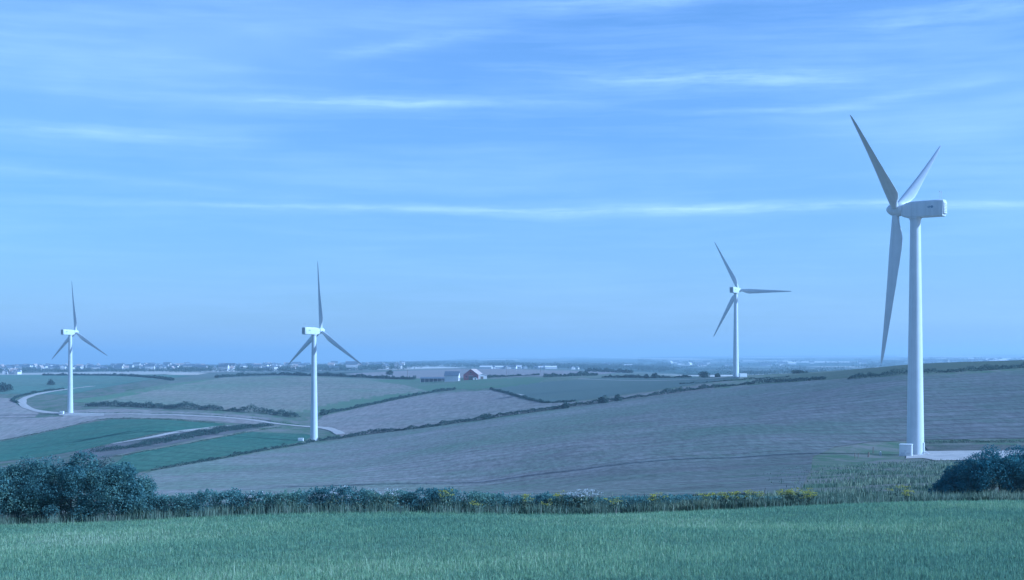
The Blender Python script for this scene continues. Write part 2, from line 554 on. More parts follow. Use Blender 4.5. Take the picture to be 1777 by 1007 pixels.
# ------------------------------------------------------------------ terrain
# columns of the landscape: bearing (in photo pixels) -> (distance, sight-line pixel row) pairs
CTRL = {
    0: [(75, 911), (110, 903), (200, 882), (400, 850), (600, 820), (800, 787), (900, 767), (1000, 737), (1100, 712),
        (1250, 688), (1600, 665), (2000, 655), (2800, 648), (4000, 641), (5500, 637), (16000, 633)],
    265: [(75, 906), (110, 896), (200, 880), (350, 860), (480, 835), (560, 815), (620, 797), (720, 768), (850, 736),
          (1000, 719), (1070, 707), (1250, 681), (1500, 661), (1700, 656), (2000, 651), (2800, 646), (4000, 640), (5500, 636), (16000, 632)],
    545: [(75, 899), (110, 889), (250, 860), (420, 836), (600, 797), (774, 765), (850, 749), (900, 738), (1000, 718),
          (1200, 685), (1500, 654), (1650, 652.5), (2000, 648), (2800, 644), (4000, 638), (6000, 634), (16000, 630)],
    830: [(75, 893), (110, 877), (250, 858), (330, 849), (374, 835), (430, 808), (550, 769), (680, 745), (800, 728), (950, 703), (1150, 678),
          (1250, 667), (1350, 658), (1500, 652), (2000, 641), (2300, 640.5), (3000, 640), (4000, 636), (6000, 631), (9000, 626), (16000, 622)],
    1000: [(75, 889), (110, 870), (250, 843), (330, 829), (370, 813), (430, 783), (520, 756), (600, 738), (800, 706), (950, 684), (1150, 661), (1250, 656),
           (1500, 650), (2000, 644), (3000, 641), (4500, 636), (6000, 631), (9000, 625), (16000, 620)],
    1277: [(75, 883), (110, 860), (200, 836), (300, 813), (350, 797), (420, 763), (500, 737), (700, 691), (850, 669), (972, 655), (1050, 653),
           (1300, 654), (1700, 654), (2500, 649), (3500, 643), (5000, 636), (8000, 627), (16000, 618)],
    1588: [(75, 877), (110, 852), (200, 822), (300, 798), (346, 790), (420, 760), (550, 693), (700, 649), (800, 638),
           (900, 632.5), (1000, 633), (1500, 645), (2500, 643), (4000, 636), (6000, 629), (10000, 621), (16000, 616)],
    1777: [(75, 873), (110, 846), (200, 815), (346, 780), (420, 753), (550, 682), (700, 641), (800, 631), (900, 625.5),
           (1000, 626), (1500, 640), (2500, 640), (4000, 634), (6000, 627), (10000, 620), (16000, 615)],
}
_pts = []
for _x, _l in CTRL.items():
    for _d, _y in _l:
        _pts.append((_x, _d, _y))
        if _x == 0:
            _pts.append((-280, _d, _y + (4 if _d < 1300 else 0)))
        if _x == 1777:
            _pts.append((2060, _d, _y - (6 if 300 < _d < 1300 else 2)))
_pts = np.array(_pts, float)


def _uv(px, d):
    return np.stack([np.asarray(px, float) / 420.0, np.log(np.asarray(d, float))], -1)


def _phi(r2):
    return np.where(r2 > 1e-12, r2 * np.log(np.maximum(r2, 1e-12)) * 0.5, 0.0)


_C = _uv(_pts[:, 0], _pts[:, 1])
_n = len(_C)
_K = _phi(((_C[:, None] - _C[None]) ** 2).sum(-1)) + np.eye(_n) * 2e-3
_P = np.concatenate([np.ones((_n, 1)), _C], 1)
_A = np.block([[_K, _P], [_P.T, np.zeros((3, 3))]])
_W = np.linalg.solve(_A, np.concatenate([_pts[:, 2], np.zeros(3)]))


def row_at(px, d):
    """sight-line row of the ground at a bearing and distance"""
    px = np.clip(np.asarray(px, float), -280, 2060)
    d = np.clip(np.asarray(d, float), 70, 16500)
    q = _uv(px, d)
    sh = q.shape[:-1]
    q = q.reshape(-1, 2)
    out = np.empty(len(q))
    for s in range(0, len(q), 20000):
        e = q[s:s + 20000]
        r2 = ((e[:, None] - _C[None]) ** 2).sum(-1)
        out[s:s + 20000] = _phi(r2) @ _W[:_n] + _W[_n] + e @ _W[_n + 1:]
    return out.reshape(sh)


def near_plane(x, y):
    return -1.8 - 0.0826 * y + 0.0219 * x


def height(x, y):
    x = np.asarray(x, float); y = np.asarray(y, float)
    ys = np.maximum(y, 60.0)
    px = PX_C + F_PX * x / ys
    far = -(row_at(px, ys) - HORIZON) / F_PX * ys
    w = np.clip((y - 72.0) / 40.0, 0, 1)
    w = w * w * (3 - 2 * w)
    und = 0.12 * np.sin(x * 0.21 + y * 0.05) + 0.08 * np.sin(y * 0.33 - x * 0.11)
    und = und * np.clip((y - 10) / 30, 0, 1) * np.clip((400 - y) / 300, 0, 1)
    return near_plane(x, y) * (1 - w) + far * w + und


def h1(x, y):
    return float(height(np.array([x]), np.array([y]))[0])


_DS = np.exp(np.linspace(math.log(78), math.log(15800), 700))


def dist_of(px, py, dmin=78, dmax=15800):
    """distance at which the sight line through a photo pixel meets the ground"""
    ds = _DS[(_DS >= dmin) & (_DS <= dmax)]
    x = (px - PX_C) / F_PX * ds
    rows = HORIZON - height(x, ds) / ds * F_PX
    below = rows <= py
    i = int(np.argmax(below)) if below.any() else int(np.argmin(np.abs(rows - py)))
    if below.any() and i > 0:
        a, b = rows[i - 1], rows[i]
        t = (a - py) / (a - b) if a != b else 0
        return float(ds[i - 1] + (ds[i] - ds[i - 1]) * min(max(t, 0), 1))
    return float(ds[i])


def spot(px, d, dz=0.0):
    x = (px - PX_C) / F_PX * d
    return Vector((x, d, h1(x, d) + dz))


def ground_at(px, py, dmin=78, dmax=15800):
    return spot(px, dist_of(px, py, dmin, dmax))


GX = np.arange(-1210, 3010, 20.0)
GD = np.exp(np.arange(math.log(66), math.log(16000), 0.02))


def build_ground():
    PXg, Dg = np.meshgrid(GX, GD)
    X = (PXg - PX_C) / F_PX * Dg
    Z = height(X, Dg)
    Z = Z - np.where(Dg < 84, 0.25, 0.0)
    V = np.stack([X, Dg, Z], -1).reshape(-1, 3)
    nr, nc = PXg.shape
    idx = np.arange(nr * nc).reshape(nr, nc)
    Fq = np.stack([idx[:-1, :-1], idx[:-1, 1:], idx[1:, 1:], idx[1:, :-1]], -1).reshape(-1, 4)
    me = bpy.data.meshes.new('ground')
    me.from_pydata(V.tolist(), [], Fq.tolist())
    smooth(me)
    tag(obj('ground', me, None, M['land']), 'rolling open countryside running out to a hazy horizon', 'ground', kind='structure')


build_ground()


def densify(pts, step, closed=False):
    out = []
    n = len(pts)
    for i in range(n if closed else n - 1):
        a, b = np.array(pts[i], float), np.array(pts[(i + 1) % n], float)
        k = max(1, int(np.linalg.norm(b - a) / step))
        for j in range(k):
            out.append(a + (b - a) * j / k)
    if not closed:
        out.append(np.array(pts[-1], float))
    return out


def inside(poly, q):
    x, y = q[:, 0], q[:, 1]
    r = np.zeros(len(q), bool)
    j = len(poly) - 1
    for i in range(len(poly)):
        xi, yi = poly[i]; xj, yj = poly[j]
        c = ((yi > y) != (yj > y)) & (x < (xj - xi) * (y - yi) / (yj - yi + 1e-12) + xi)
        r ^= c
        j = i
    return r


FIELD_LIFT = [0.03]


def field(name, corners, mat, label, dmin=78, dmax=15800, wob=0.007):
    """corners: (px, py) sight lines or (px, None, distance); draped over the land"""
    pp = []
    for c in corners:
        d = c[2] if len(c) > 2 else dist_of(c[0], c[1], dmin, dmax)
        pp.append((c[0] / 420.0, math.log(d)))
    loop = densify(pp, 0.035, True)
    loop = [(p[0] + wob * mnoise.noise((p[0] * 9, p[1] * 9, 1.7)), p[1] + wob * mnoise.noise((p[0] * 9, p[1] * 9, 7.3))) for p in loop]
    PXg, Dg = np.meshgrid(GX / 420.0, np.log(GD))
    q = np.stack([PXg.ravel(), Dg.ravel()], 1)
    lo = np.min(loop, 0); hi = np.max(loop, 0)
    q = q[(q[:, 0] > lo[0]) & (q[:, 0] < hi[0]) & (q[:, 1] > lo[1]) & (q[:, 1] < hi[1])]
    q = q[inside(loop, q)] if len(q) else q
    vv = [Vector(p) for p in loop] + [Vector(p) for p in q]
    res = delaunay_2d_cdt(vv, [], [list(range(len(loop)))], 1, 1e-6)
    P = np.array([(v.x, v.y) for v in res[0]])
    D = np.exp(P[:, 1])
    X = (P[:, 0] * 420.0 - PX_C) / F_PX * D
    FIELD_LIFT[0] += 0.004
    Z = height(X, D) + FIELD_LIFT[0] + D * 6e-5
    me = bpy.data.meshes.new(name)
    me.from_pydata(np.stack([X, D, Z], 1).tolist(), [], [list(f) for f in res[2]])
    me.update()
    # normals up
    if len(me.polygons) and me.polygons[0].normal.z < 0:
        me.flip_normals()
    smooth(me)
    return tag(obj(name, me, None, mat), label, 'field', kind='structure')


def path_world(pts, dmin=78, dmax=15800, step=6.0):
    """photo sight-line polyline -> dense world polyline (x, y)"""
    w = []
    for p in pts:
        d = p[2] if len(p) > 2 else dist_of(p[0], p[1], dmin, dmax)
        w.append(((p[0] - PX_C) / F_PX * d, d))
    # Catmull-Rom
    out = []
    P = [np.array(w[0]) * 2 - np.array(w[1])] + [np.array(q) for q in w] + [np.array(w[-1]) * 2 - np.array(w[-2])]
    for i in range(1, len(P) - 2):
        k = max(2, int(np.linalg.norm(P[i + 1] - P[i]) / step))
        for j in range(k):
            t = j / k
            out.append(0.5 * (2 * P[i] + (P[i + 1] - P[i - 1]) * t + (2 * P[i - 1] - 5 * P[i] + 4 * P[i + 1] - P[i + 2]) * t * t
                              + (3 * P[i] - P[i - 1] - 3 * P[i + 1] + P[i + 2]) * t ** 3))
    out.append(P[-2])
    return np.array(out)


def ribbon(name, pts, width, mat, label, dmin=78, dmax=15800, lift=0.3, cat='track'):
    W = path_world(pts, dmin, dmax)
    T = np.gradient(W, axis=0)
    T /= np.linalg.norm(T, axis=1, keepdims=True) + 1e-9
    Nn = np.stack([-T[:, 1], T[:, 0]], 1)
    s = np.arange(len(W))
    wl = width * (0.5 + 0.06 * np.sin(s * 0.7) + 0.05 * np.sin(s * 0.31 + 2))
    rows = []
    for k in (-1, -0.33, 0.33, 1):
        q = W + Nn * (wl * k)[:, None]
        rows.append(np.stack([q[:, 0], q[:, 1], height(q[:, 0], q[:, 1]) + lift + (0.04 if abs(k) < 0.9 else 0)], 1))
    V = np.stack(rows, 1).reshape(-1, 3)
    Fq = []
    for i in range(len(W) - 1):
        for k in range(3):
            Fq.append((i * 4 + k, i * 4 + k + 1, i * 4 + k + 5, i * 4 + k + 4))
    me = bpy.data.meshes.new(name)
    me.from_pydata(V.tolist(), [], Fq)
    me.update()
    if me.polygons[0].normal.z < 0:
        me.flip_normals()
    return tag(obj(name, me, None, mat), label, cat, kind='structure')


# meadow under the camera
def build_meadow():
    xs = np.linspace(-60, 60, 121)
    ys = np.linspace(-12, 78, 91)
    Xg, Yg = np.meshgrid(xs, ys)
    Z = height(Xg, Yg)
    V = np.stack([Xg, Yg, Z], -1).reshape(-1, 3)
    idx = np.arange(len(xs) * len(ys)).reshape(len(ys), len(xs))
    Fq = np.stack([idx[:-1, :-1], idx[:-1, 1:], idx[1:, 1:], idx[1:, :-1]], -1).reshape(-1, 4)
    me = bpy.data.meshes.new('meadow')
    me.from_pydata(V.tolist(), [], Fq.tolist())
    smooth(me)
    tag(obj('meadow', me, None, M['meadow']), 'green foreground meadow sloping down to the hedge', 'field', kind='structure')


build_meadow()

# fields, far ones first
field('purple_field', [(600, 649), (700, 644), (870, 640.8), (1000, 644), (1090, 645.5), (1050, 650), (940, 655), (860, 658), (720, 657), (620, 654)], M['purple_field'],
      'bare purplish field on the rise behind the red barn', 1380, 2400)
field('pale_field', [(660, None, 2500), (800, None, 2350), (830, None, 2500), (790, None, 2900), (650, None, 2950)], M['pale_field'],
      'pale straw-coloured field behind the farm, far off')
field('pale_field', [(285, None, 2000), (345, None, 1900), (360, None, 2150), (310, None, 2250)], M['pale_field'],
      'small pale field left of the tan hill field', 1300, 3000)
field('teal_pasture', [(-60, None, 1300), (120, None, 1270), (250, None, 1500), (330, None, 1750), (300, None, 2000), (120, None, 2300), (-60, None, 2400)], M['teal_field'],
      'broad dull green pasture below the far left town')
field('tan_field', [(165, 699), (250, 678), (330, 666), (390, 655.5), (480, 653.5), (560, 654.5), (650, 659), (720, 668), (745, 681), (650, 699), (560, 717), (500, 722), (400, 713), (300, 707), (200, 703)], M['tan_field'],
      'tan stubble field over the broad hump behind the second turbine', 1000, 1700)
field('green_slope', [(495, 719), (560, 703), (640, 688), (735, 678), (742, 683), (650, 699), (560, 716)], M['green_strip'],
      'green slope at the foot of the tan hill field', 900, 1600)
field('green_wedge', [(110, 697), (180, 688), (270, 671), (350, 660), (385, 657), (300, 672), (240, 684), (160, 700)], M['green_strip'],
      'green wedge of pasture along the left edge of the tan field', 1000, 1900)
field('farm_pasture', [(640, 660), (720, 657), (860, 658), (960, 655), (930, 667), (880, 673), (800, 676), (740, 679), (700, 668)], M['green_strip'],
      'green pasture in front of the red barn', 1150, 1700)
field('young_crop_field', [(855, 676), (900, 668), (1000, 659), (1100, 653.5), (1240, 653.5), (1285, 657), (1210, 667), (1120, 680), (1010, 695), (950, 699), (905, 690)], M['blue_field'],
      'blue-green young crop field below the right-centre turbine', 800, 1400)
field('reddish_field', [(562, 722), (650, 703), (745, 684), (850, 677), (905, 692), (948, 701), (1010, 697), (1120, 682), (1215, 669), (1240, 668), (1240, 675), (1150, 686), (1060, 697), (985, 707), (930, 715), (830, 729), (640, 754), (592, 757), (575, 746), (540, 738)], M['pink_field'],
      'reddish bare field behind the long hedge in the middle', 770, 1350)
field('hill_pasture', [(1432, 659), (1560, 650), (1700, 643), (2000, 630), (2000, None, 930), (1777, None, 930), (1588, None, 940), (1480, None, 960), (1400, None, 960), (1330, None, 930)], M['hill_pasture'],
      'green pasture on the skyline hill at the right', 600, 1000)
field('reddish_field', [(-60, 766), (0, 764), (100, 745), (190, 727), (330, 729), (400, 734), (470, 737), (470, 726), (330, 716), (250, 711), (130, 712), (110, 724), (60, 726), (-60, 728)], M['pink_field'],
      'reddish bare strip around the leftmost turbine', 820, 1150)
field('reddish_field', [(-60, 727), (60, 725), (70, 714), (30, 703), (20, 692), (-60, 688)], M['pink_field'],
      'reddish field at the left edge beside the curving track', 950, 1400)
field('green_crop', [(-60, 772), (0, 767), (90, 748), (195, 728), (300, 730), (392, 737), (330, 747), (200, 769), (140, 782), (-60, 805)], M['crop'],
      'upper dark green crop field below the leftmost turbine', 600, 1000)
field('rough_strip', [(130, 784), (200, 771), (330, 748), (395, 739), (470, 738), (440, 746), (330, 766), (215, 789), (150, 800)], M['rough_strip'],
      'weedy strip between the two green crop fields', 600, 1000)
field('green_crop', [(190, 812), (215, 792), (330, 769), (440, 748), (490, 741), (530, 748), (545, 757), (525, 767), (400, 791), (265, 815), (200, 828)], M['crop'],
      'lower dark green crop field left of the second turbine', 500, 830)
field('stubble_field', [(215, None, 240), (500, None, 130), (800, None, 110), (1000, None, 105), (1240, None, 105), (1390, None, 120), (1400, None, 200), (1408, 812), (1412, 793), (1450, 776), (1510, 768), (1580, 765),
                        (1777, 762), (2000, 755), (2000, 634), (1777, 643), (1700, 648), (1600, 653), (1470, 659), (1432, 660.5), (1330, 667), (1240, 675.5), (1150, 687), (1060, 698), (985, 709), (930, 717), (830, 731), (750, 742), (640, 756), (545, 769), (400, 795), (262, 819), (225, 835)], M['main_field'],
      'large grey-brown stubble field sloping across the middle of the view', 185, 1000)
field('bare_verge', [(1605, 774), (1700, 772), (1850, 772), (1850, 783), (1700, 783), (1612, 783)], M['verge'],
      'brown strip of bare ground behind the gravel pad', 300, 430)
field('gravel_pad', [(1570, 797), (1575, 786), (1604, 783.5), (1740, 783), (1850, 783), (1850, 796), (1690, 800), (1625, 800), (1600, 796)], M['gravel'],
      'pale gravel pad at the foot of the nearest turbine', 280, 420)
field('gravel_pad', [(100, 717), (125, 716), (180, 718), (180, 722), (130, 723), (104, 722)], M['gravel'],
      'pale gravel pad at the foot of the leftmost turbine', 950, 1150)
# tracks
ribbon('farm_track', [(162, None, 1420), (120, None, 1370), (75, None, 1300), (45, None, 1225), (38, None, 1170), (48, None, 1115), (75, None, 1075), (108, None, 1050)], 6.5, M['gravel'],
       'pale track curving round to the leftmost turbine')
ribbon('farm_track', [(122, 721), (180, 719.5), (260, 720), (330, 722), (390, 725), (440, 730), (480, 736), (520, 740), (560, 743), (580, 748), (592, 754.5)], 5.5, M['gravel'],
       'pale track running from the leftmost turbine to the second turbine', 780, 1100)
ribbon('crop_path', [(195, 771), (260, 760), (330, 747.5), (400, 739.5)], 6.0, M['gravel'], 'pale path along the upper green crop field', 600, 1000)
ribbon('crop_path', [(200, 792), (300, 774), (380, 758), (450, 746)], 4.0, M['verge'], 'narrow path along the lower green crop field', 550, 1000)
ribbon('farm_track', [(1005, None, 1190), (1080, None, 1130), (1160, None, 1075), (1230, None, 1025), (1262, None, 990)], 4.0, M['gravel'],
       'thin pale track leading to the right-centre turbine')
ribbon('farm_track', [(860, 677), (885, 683), (905, 687)], 4.0, M['gravel'], 'short pale track below the farm pasture', 900, 1300)

# ------------------------------------------------------------------ wind turbines
def ellipse_ring(cx, cy, z, rx, ry, n=48):
    return [(cx + rx * math.cos(a), cy + ry * math.sin(a), z) for a in np.linspace(0, 2 * math.pi, n, endpoint=False)]


def rrect(y, w, zb, zt, rad, top_in=0.0, n=6, tilt=0.0):
    """rounded box section across the nacelle at position y"""
    pts = []
    hw = w / 2
    for (sx, zc, a0) in ((1, zt, 0), (-1, zt, 90), (-1, zb, 180), (1, zb, 270)):
        r = rad if zc == zt else rad * 0.55
        cx_ = sx * (hw - r - (top_in if zc == zt else 0))
        cz_ = zc - r if zc == zt else zc + r
        for k in range(n + 1):
            a = R(a0 + 90 * k / n)
            x, z = cx_ + r * math.cos(a), cz_ + r * math.sin(a)
            pts.append((x, y + tilt * (z - zb), z))
    return pts


def tower_mesh():
    mb = MB()
    for z0, r0, z1, r1 in ((0.0, 2.12, 18.7, 1.83), (18.7, 1.83, 38.7, 1.53), (38.7, 1.53, 57.65, 1.26), (57.65, 1.36, 58.3, 1.36)):
        rows = [ellipse_ring(0, 0, z0 + (z1 - z0) * k / 6, r0 + (r1 - r0) * k / 6, r0 + (r1 - r0) * k / 6) for k in range(7)]
        mb.loft(rows)
    for z, r in ((18.7, 1.85), (38.7, 1.55)):
        mb.loft([ellipse_ring(0, 0, z - 0.1, r, r), ellipse_ring(0, 0, z + 0.1, r, r)])
    return mb.mesh('tower')


def nacelle_mesh():
    mb = MB()
    rings = [rrect(3.25, 2.2, 58.95, 61.35, 0.95, 0.0),
             rrect(2.9, 2.55, 58.65, 61.75, 0.95),
             rrect(2.0, 2.85, 58.38, 62.1, 0.85),
             rrect(0.5, 3.0, 58.3, 62.32, 0.7),
             rrect(-5.2, 3.0, 58.3, 62.38, 0.65),
             rrect(-6.9, 2.95, 58.32, 62.34, 0.6, 0, 6, -0.06),
             rrect(-7.05, 2.8, 58.42, 62.22, 0.55, 0, 6, -0.06)]
    mb.loft(rings)
    return mb.mesh('nacelle')


def blade_mesh(pitch):
    st = [(0.9, 1.75, 1.0, 22), (2.2, 1.8, 0.98, 22), (3.6, 2.2, 0.72, 20), (5.2, 2.85, 0.46, 17), (7.2, 3.25, 0.34, 14), (9.5, 3.2, 0.28, 11.5),
          (13, 2.85, 0.24, 8.5), (18, 2.35, 0.21, 5.5), (24, 1.8, 0.19, 3.2), (30, 1.3, 0.18, 1.6), (34.5, 0.95, 0.17, 0.6), (37.2, 0.62, 0.17, 0), (38.2, 0.35, 0.17, 0), (38.6, 0.08, 0.2, 0)]
    rings = []
    for r, c, tr, tw in st:
        ring = []
        n = 22
        rnd = min(1.0, max(0.0, (tr - 0.34) / 0.6))
        le = 0.5 * rnd + 0.3 * (1 - rnd)
        for i in range(n):
            a = 2 * math.pi * i / n
            xc = 0.5 - 0.5 * math.cos(a)           # 0 nose .. 1 tail
            th = tr * (1.48 * math.sqrt(max(xc, 0)) * (1 - xc) ** 0.9 if rnd < 1 else 0)
            foil = math.copysign(0.5 * th * 1.25, math.sin(a)) if abs(math.sin(a)) > 1e-6 else 0.0
            circ = 0.5 * math.sin(a)
            y = (1 - rnd) * (foil + 0.04 * math.sin(math.pi * xc)) + rnd * circ * tr
            x = xc - le
            p = Vector((-x * c, y * c, 0))
            p.rotate(Matrix.Rotation(R(pitch + tw), 3, 'Z'))
            ring.append((p.x, p.y + 0.0006 * r * r, r))
        rings.append(ring)
    mb = MB()
    mb.loft(rings)
    return mb.mesh('blade')


TOWER, NACELLE = tower_mesh(), nacelle_mesh()
BLADE_FEATHERED = blade_mesh(80.0)
BLADE_RUNNING = blade_mesh(170.0)


def turbine(px, py, d, yaw, rot, label, blade_me, vent='dark_shade_metal'):
    base = spot(px, d)
    t = empty('wind_turbine', base, -R(yaw))
    tag(t, label, 'wind turbine', 'wind turbines across the valley')
    ov, hubz, tilt = 4.8, 60.2, R(5)
    mb = MB()
    mb.loft([ellipse_ring(0, 0, -2.5, 3.4, 3.4, 32), ellipse_ring(0, 0, 0.12, 3.4, 3.4, 32), ellipse_ring(0, 0, 0.2, 3.2, 3.2, 32)], sm=False)
    mb.build('foundation', M['concrete'], t)
    tw = obj('tower', TOWER, t)
    # entrance door with steps on the tower foot, on the lee side
    mb = MB()
    mb.box((-0.45, -2.2, 0.9), (0.45, -2.02, 3.1))
    mb.build('door', M['grey_metal'], tw)
    mb = MB()
    for k in range(4):
        mb.box((-0.6, -2.45 - 0.28 * (3 - k) - 0.28, 0.2 + 0.18 * k), (0.6, -2.45 - 0.28 * (3 - k), 0.26 + 0.18 * k))
    mb.box((-0.6, -2.45, 0.84), (0.6, -2.06, 0.9))
    mb.build('steps', M['grey_metal'], tw)
    na = obj('nacelle', NACELLE, t)
    # rear louvre; the panel colour carries the sunlit and shaded rears
    mb = MB()
    mb.box((-1.1, -7.42, 58.9), (1.1, -7.12, 61.75), 0)
    mb.build('rear_vent', M[vent], na)
    mb = MB()
    for k in range(7):
        z = 59.1 + 0.38 * k
        mb.add([(-1.05, -7.44, z), (1.05, -7.44, z), (1.05, -7.56, z - 0.1), (-1.05, -7.56, z - 0.1), (-1.05, -7.44, z + 0.05), (1.05, -7.44, z + 0.05), (1.05, -7.56, z - 0.05), (-1.05, -7.56, z - 0.05)],
               [(0, 1, 2, 3), (7, 6, 5, 4), (0, 4, 5, 1), (1, 5, 6, 2), (2, 6, 7, 3), (3, 7, 4, 0)])
    mb.build('louvre', M['grey_metal'], na)
    # roof masts
    for mx in (-0.7, 0.7):
        mb = MB()
        mb.tube((mx, -6.2, 62.3), (mx, -6.2, 64.2), 0.045, 0.03, 8)
        mb.tube((mx - 0.3, -6.2, 64.1), (mx + 0.3, -6.2, 64.1), 0.04, 0.04, 6)
        mb.tube((mx, -6.2, 64.2), (mx, -6.2, 64.45), 0.12, 0.12, 8)
        mb.build('weather_mast', M['pale_post'], na)
    for sx in (-1, 1):
        mb = MB()
        x0, x1 = sorted((sx * 1.497, sx * 1.508))
        for (y0, y1, z0, z1) in ((-4.9, -3.4, 60.55, 60.75), (-4.75, -4.3, 60.35, 60.95), (-4.1, -3.55, 60.38, 60.5), (-4.1, -3.7, 60.8, 60.92)):
            mb.box((x0, y0, z0), (x1, y1, z1))
        mb.build('emblem', M['emblem'], na)
    mb = MB()
    mb.loft([ellipse_ring(0, 0, 58.0, 1.55, 1.55, 40), ellipse_ring(0, 0, 58.45, 1.62, 1.62, 40)])
    mb.build('yaw_ring', M['white'], t)
    # rotor: hub with spinner and three blades, tilted axis along +Y
    Mt = Matrix.Translation((0, 0, hubz)) @ Matrix.Rotation(tilt, 4, 'X') @ Matrix.Translation((0, ov, 0))
    mb = MB()
    rings = []
    for y, r in ((-1.75, 1.3), (-1.5, 1.5), (-0.9, 1.62), (0.6, 1.62), (1.2, 1.45), (1.8, 1.1), (2.25, 0.66), (2.5, 0.25), (2.56, 0.02)):
        rings.append([(r * math.cos(a), y, r * math.sin(a)) for a in np.linspace(0, -2 * math.pi, 40, endpoint=False)])
    mb.loft(rings)
    sp = mb.build('spinner', M['white'], t)
    sp.matrix_local = Mt
    for k in range(3):
        b = obj('blade', blade_me, t)
        b.matrix_local = Mt @ Matrix.Rotation(R(rot + 120 * k), 4, 'Y')
    return t


for me_ in (TOWER, NACELLE, BLADE_FEATHERED, BLADE_RUNNING):
    me_.materials.append(M['white'])
turbine(1588.5, 790, 346.0, -56.0, 58.6, 'nearest and largest white wind turbine, rising from the gravel pad at right', BLADE_FEATHERED, 'kiosk')  # pale vent colour stands for the sunlit rear
turbine(545, 765, 774.4, 44.3, 0.2, 'white wind turbine with one blade straight up, standing behind the long hedge', BLADE_RUNNING)
turbine(122, 720, 1049.7, 36.0, -2.3, 'leftmost and smallest white wind turbine, beside the curving pale track', BLADE_RUNNING)
turbine(1277, 655, 972.4, 33.5, 92.8, 'white wind turbine right of centre with one blade pointing level right', BLADE_RUNNING)


# ------------------------------------------------------------------ transformer kiosks
def kiosk(px, d, w, dp, h, rz, label):
    p = spot(px, d)
    t = empty('transformer_kiosk', p, rz)
    tag(t, label, 'kiosk', 'transformer kiosks at the turbines')
    MB().box((-w / 2 - 0.15, -dp / 2 - 0.15, -0.6), (w / 2 + 0.15, dp / 2 + 0.15, 0.12)).build('plinth', M['concrete'], t)
    MB().box((-w / 2, -dp / 2, 0.12), (w / 2, dp / 2, h - 0.22)).build('housing', M['kiosk'], t)
    mb = MB()
    a, b = w / 2 + 0.1, dp / 2 + 0.1
    mb.add([(-a, -b, h - 0.22), (a, -b, h - 0.22), (a, b, h - 0.22), (-a, b, h - 0.22), (-a, -b, h - 0.08), (a, -b, h - 0.08), (a, b, h - 0.08), (-a, b, h - 0.08),
            (-a * 0.8, -b * 0.8, h), (a * 0.8, -b * 0.8, h), (a * 0.8, b * 0.8, h), (-a * 0.8, b * 0.8, h)],
           [(3, 2, 1, 0), (0, 1, 5, 4), (1, 2, 6, 5), (2, 3, 7, 6), (3, 0, 4, 7), (4, 5, 9, 8), (5, 6, 10, 9), (6, 7, 11, 10), (7, 4, 8, 11), (8, 9, 10, 11)])
    mb.build('roof_lid', M['kiosk'], t)
    for k in (-1, 1):
        x0, x1 = sorted((k * 0.03, k * w * 0.42))
        dr = MB().box((x0, -dp / 2 - 0.05, 0.3), (x1, -dp / 2 - 0.003, h - 0.35)).build('door', M['kiosk'], t)
        mb = MB()
        for i in range(4):
            mb.box((x0 + 0.15, -dp / 2 - 0.075, 0.5 + i * 0.12), (x1 - 0.15, -dp / 2 - 0.052, 0.55 + i * 0.12))
        mb.build('louvre', M['grey_metal'], dr)
        MB().box((k * 0.12 - 0.03, -dp / 2 - 0.1, 1.2), (k * 0.12 + 0.03, -dp / 2 - 0.052, 1.45)).build('handle', M['dark_shade_metal'], dr)


kiosk(1572, 338.5, 2.9, 2.3, 2.95, R(-20), 'white box kiosk at the foot of the nearest turbine')
kiosk(1289, 968, 5.2, 2.6, 2.7, R(10), 'small white kiosk right of the right-centre turbine foot')
kiosk(107.5, 1046, 2.6, 2.2, 2.2, R(-5), 'small white kiosk left of the leftmost turbine foot')
kiosk(522, 770, 2.8, 2.2, 1.7, R(0), 'small white kiosk behind the hedge left of the second turbine')


# ------------------------------------------------------------------ farm
def gable(name, p, rz, w, l, eave, ridge, wall_m, roof_m, label, windows=(), doors=(), over=0.4, cat='barn'):
    """gable front faces local -Y, length runs along +Y"""
    t = empty(name, p, rz)
    tag(t, label, cat)
    h = w / 2
    mb = MB()
    mb.add([(-h, 0, -2), (h, 0, -2), (h, l, -2), (-h, l, -2), (-h, 0, eave), (h, 0, eave), (h, l, eave), (-h, l, eave), (0, 0, ridge), (0, l, ridge)],
           [(0, 1, 5, 8, 4), (2, 3, 7, 9, 6), (1, 2, 6, 5), (3, 0, 4, 7), (3, 2, 1, 0)])
    mb.build('wall', wall_m, t)
    rf = None
    sl = (ridge - eave) / h
    for s in (-1, 1):
        mb = MB()
        e = h + over
        ze, zr = eave - over * sl, ridge
        q = [(s * e, -over, ze + 0.02), (0, -over, zr + 0.02), (0, l + over, zr + 0.02), (s * e, l + over, ze + 0.02)]
        q2 = [(a, b, c + 0.25) for a, b, c in q]
        fs = [(3, 2, 1, 0), (4, 5, 6, 7), (0, 1, 5, 4), (1, 2, 6, 5), (2, 3, 7, 6), (3, 0, 4, 7)]
        if s < 0:
            fs = [f[::-1] for f in fs]
        mb.add(q + q2, fs)
        mb.build('roof', roof_m, t)
    for (x0, x1, z0, z1) in doors:
        d = MB().box((x0, -0.12, z0), (x1, -0.003, z1)).build('door', M['timber'], t)
        MB().box((x0 - 0.12, -0.2, z1), (x1 + 0.12, -0.003, z1 + 0.25)).build('lintel', M['whitewash'], d)
    for (x0, x1, z0, z1) in windows:
        wn = MB().box((x0, -0.08, z0), (x1, -0.003, z1)).build('window', M['glass_dark'], t)
        MB().box((x0 - 0.1, -0.16, z0 - 0.15), (x1 + 0.1, -0.003, z0 - 0.01)).build('sill', M['whitewash'], wn)
    return t


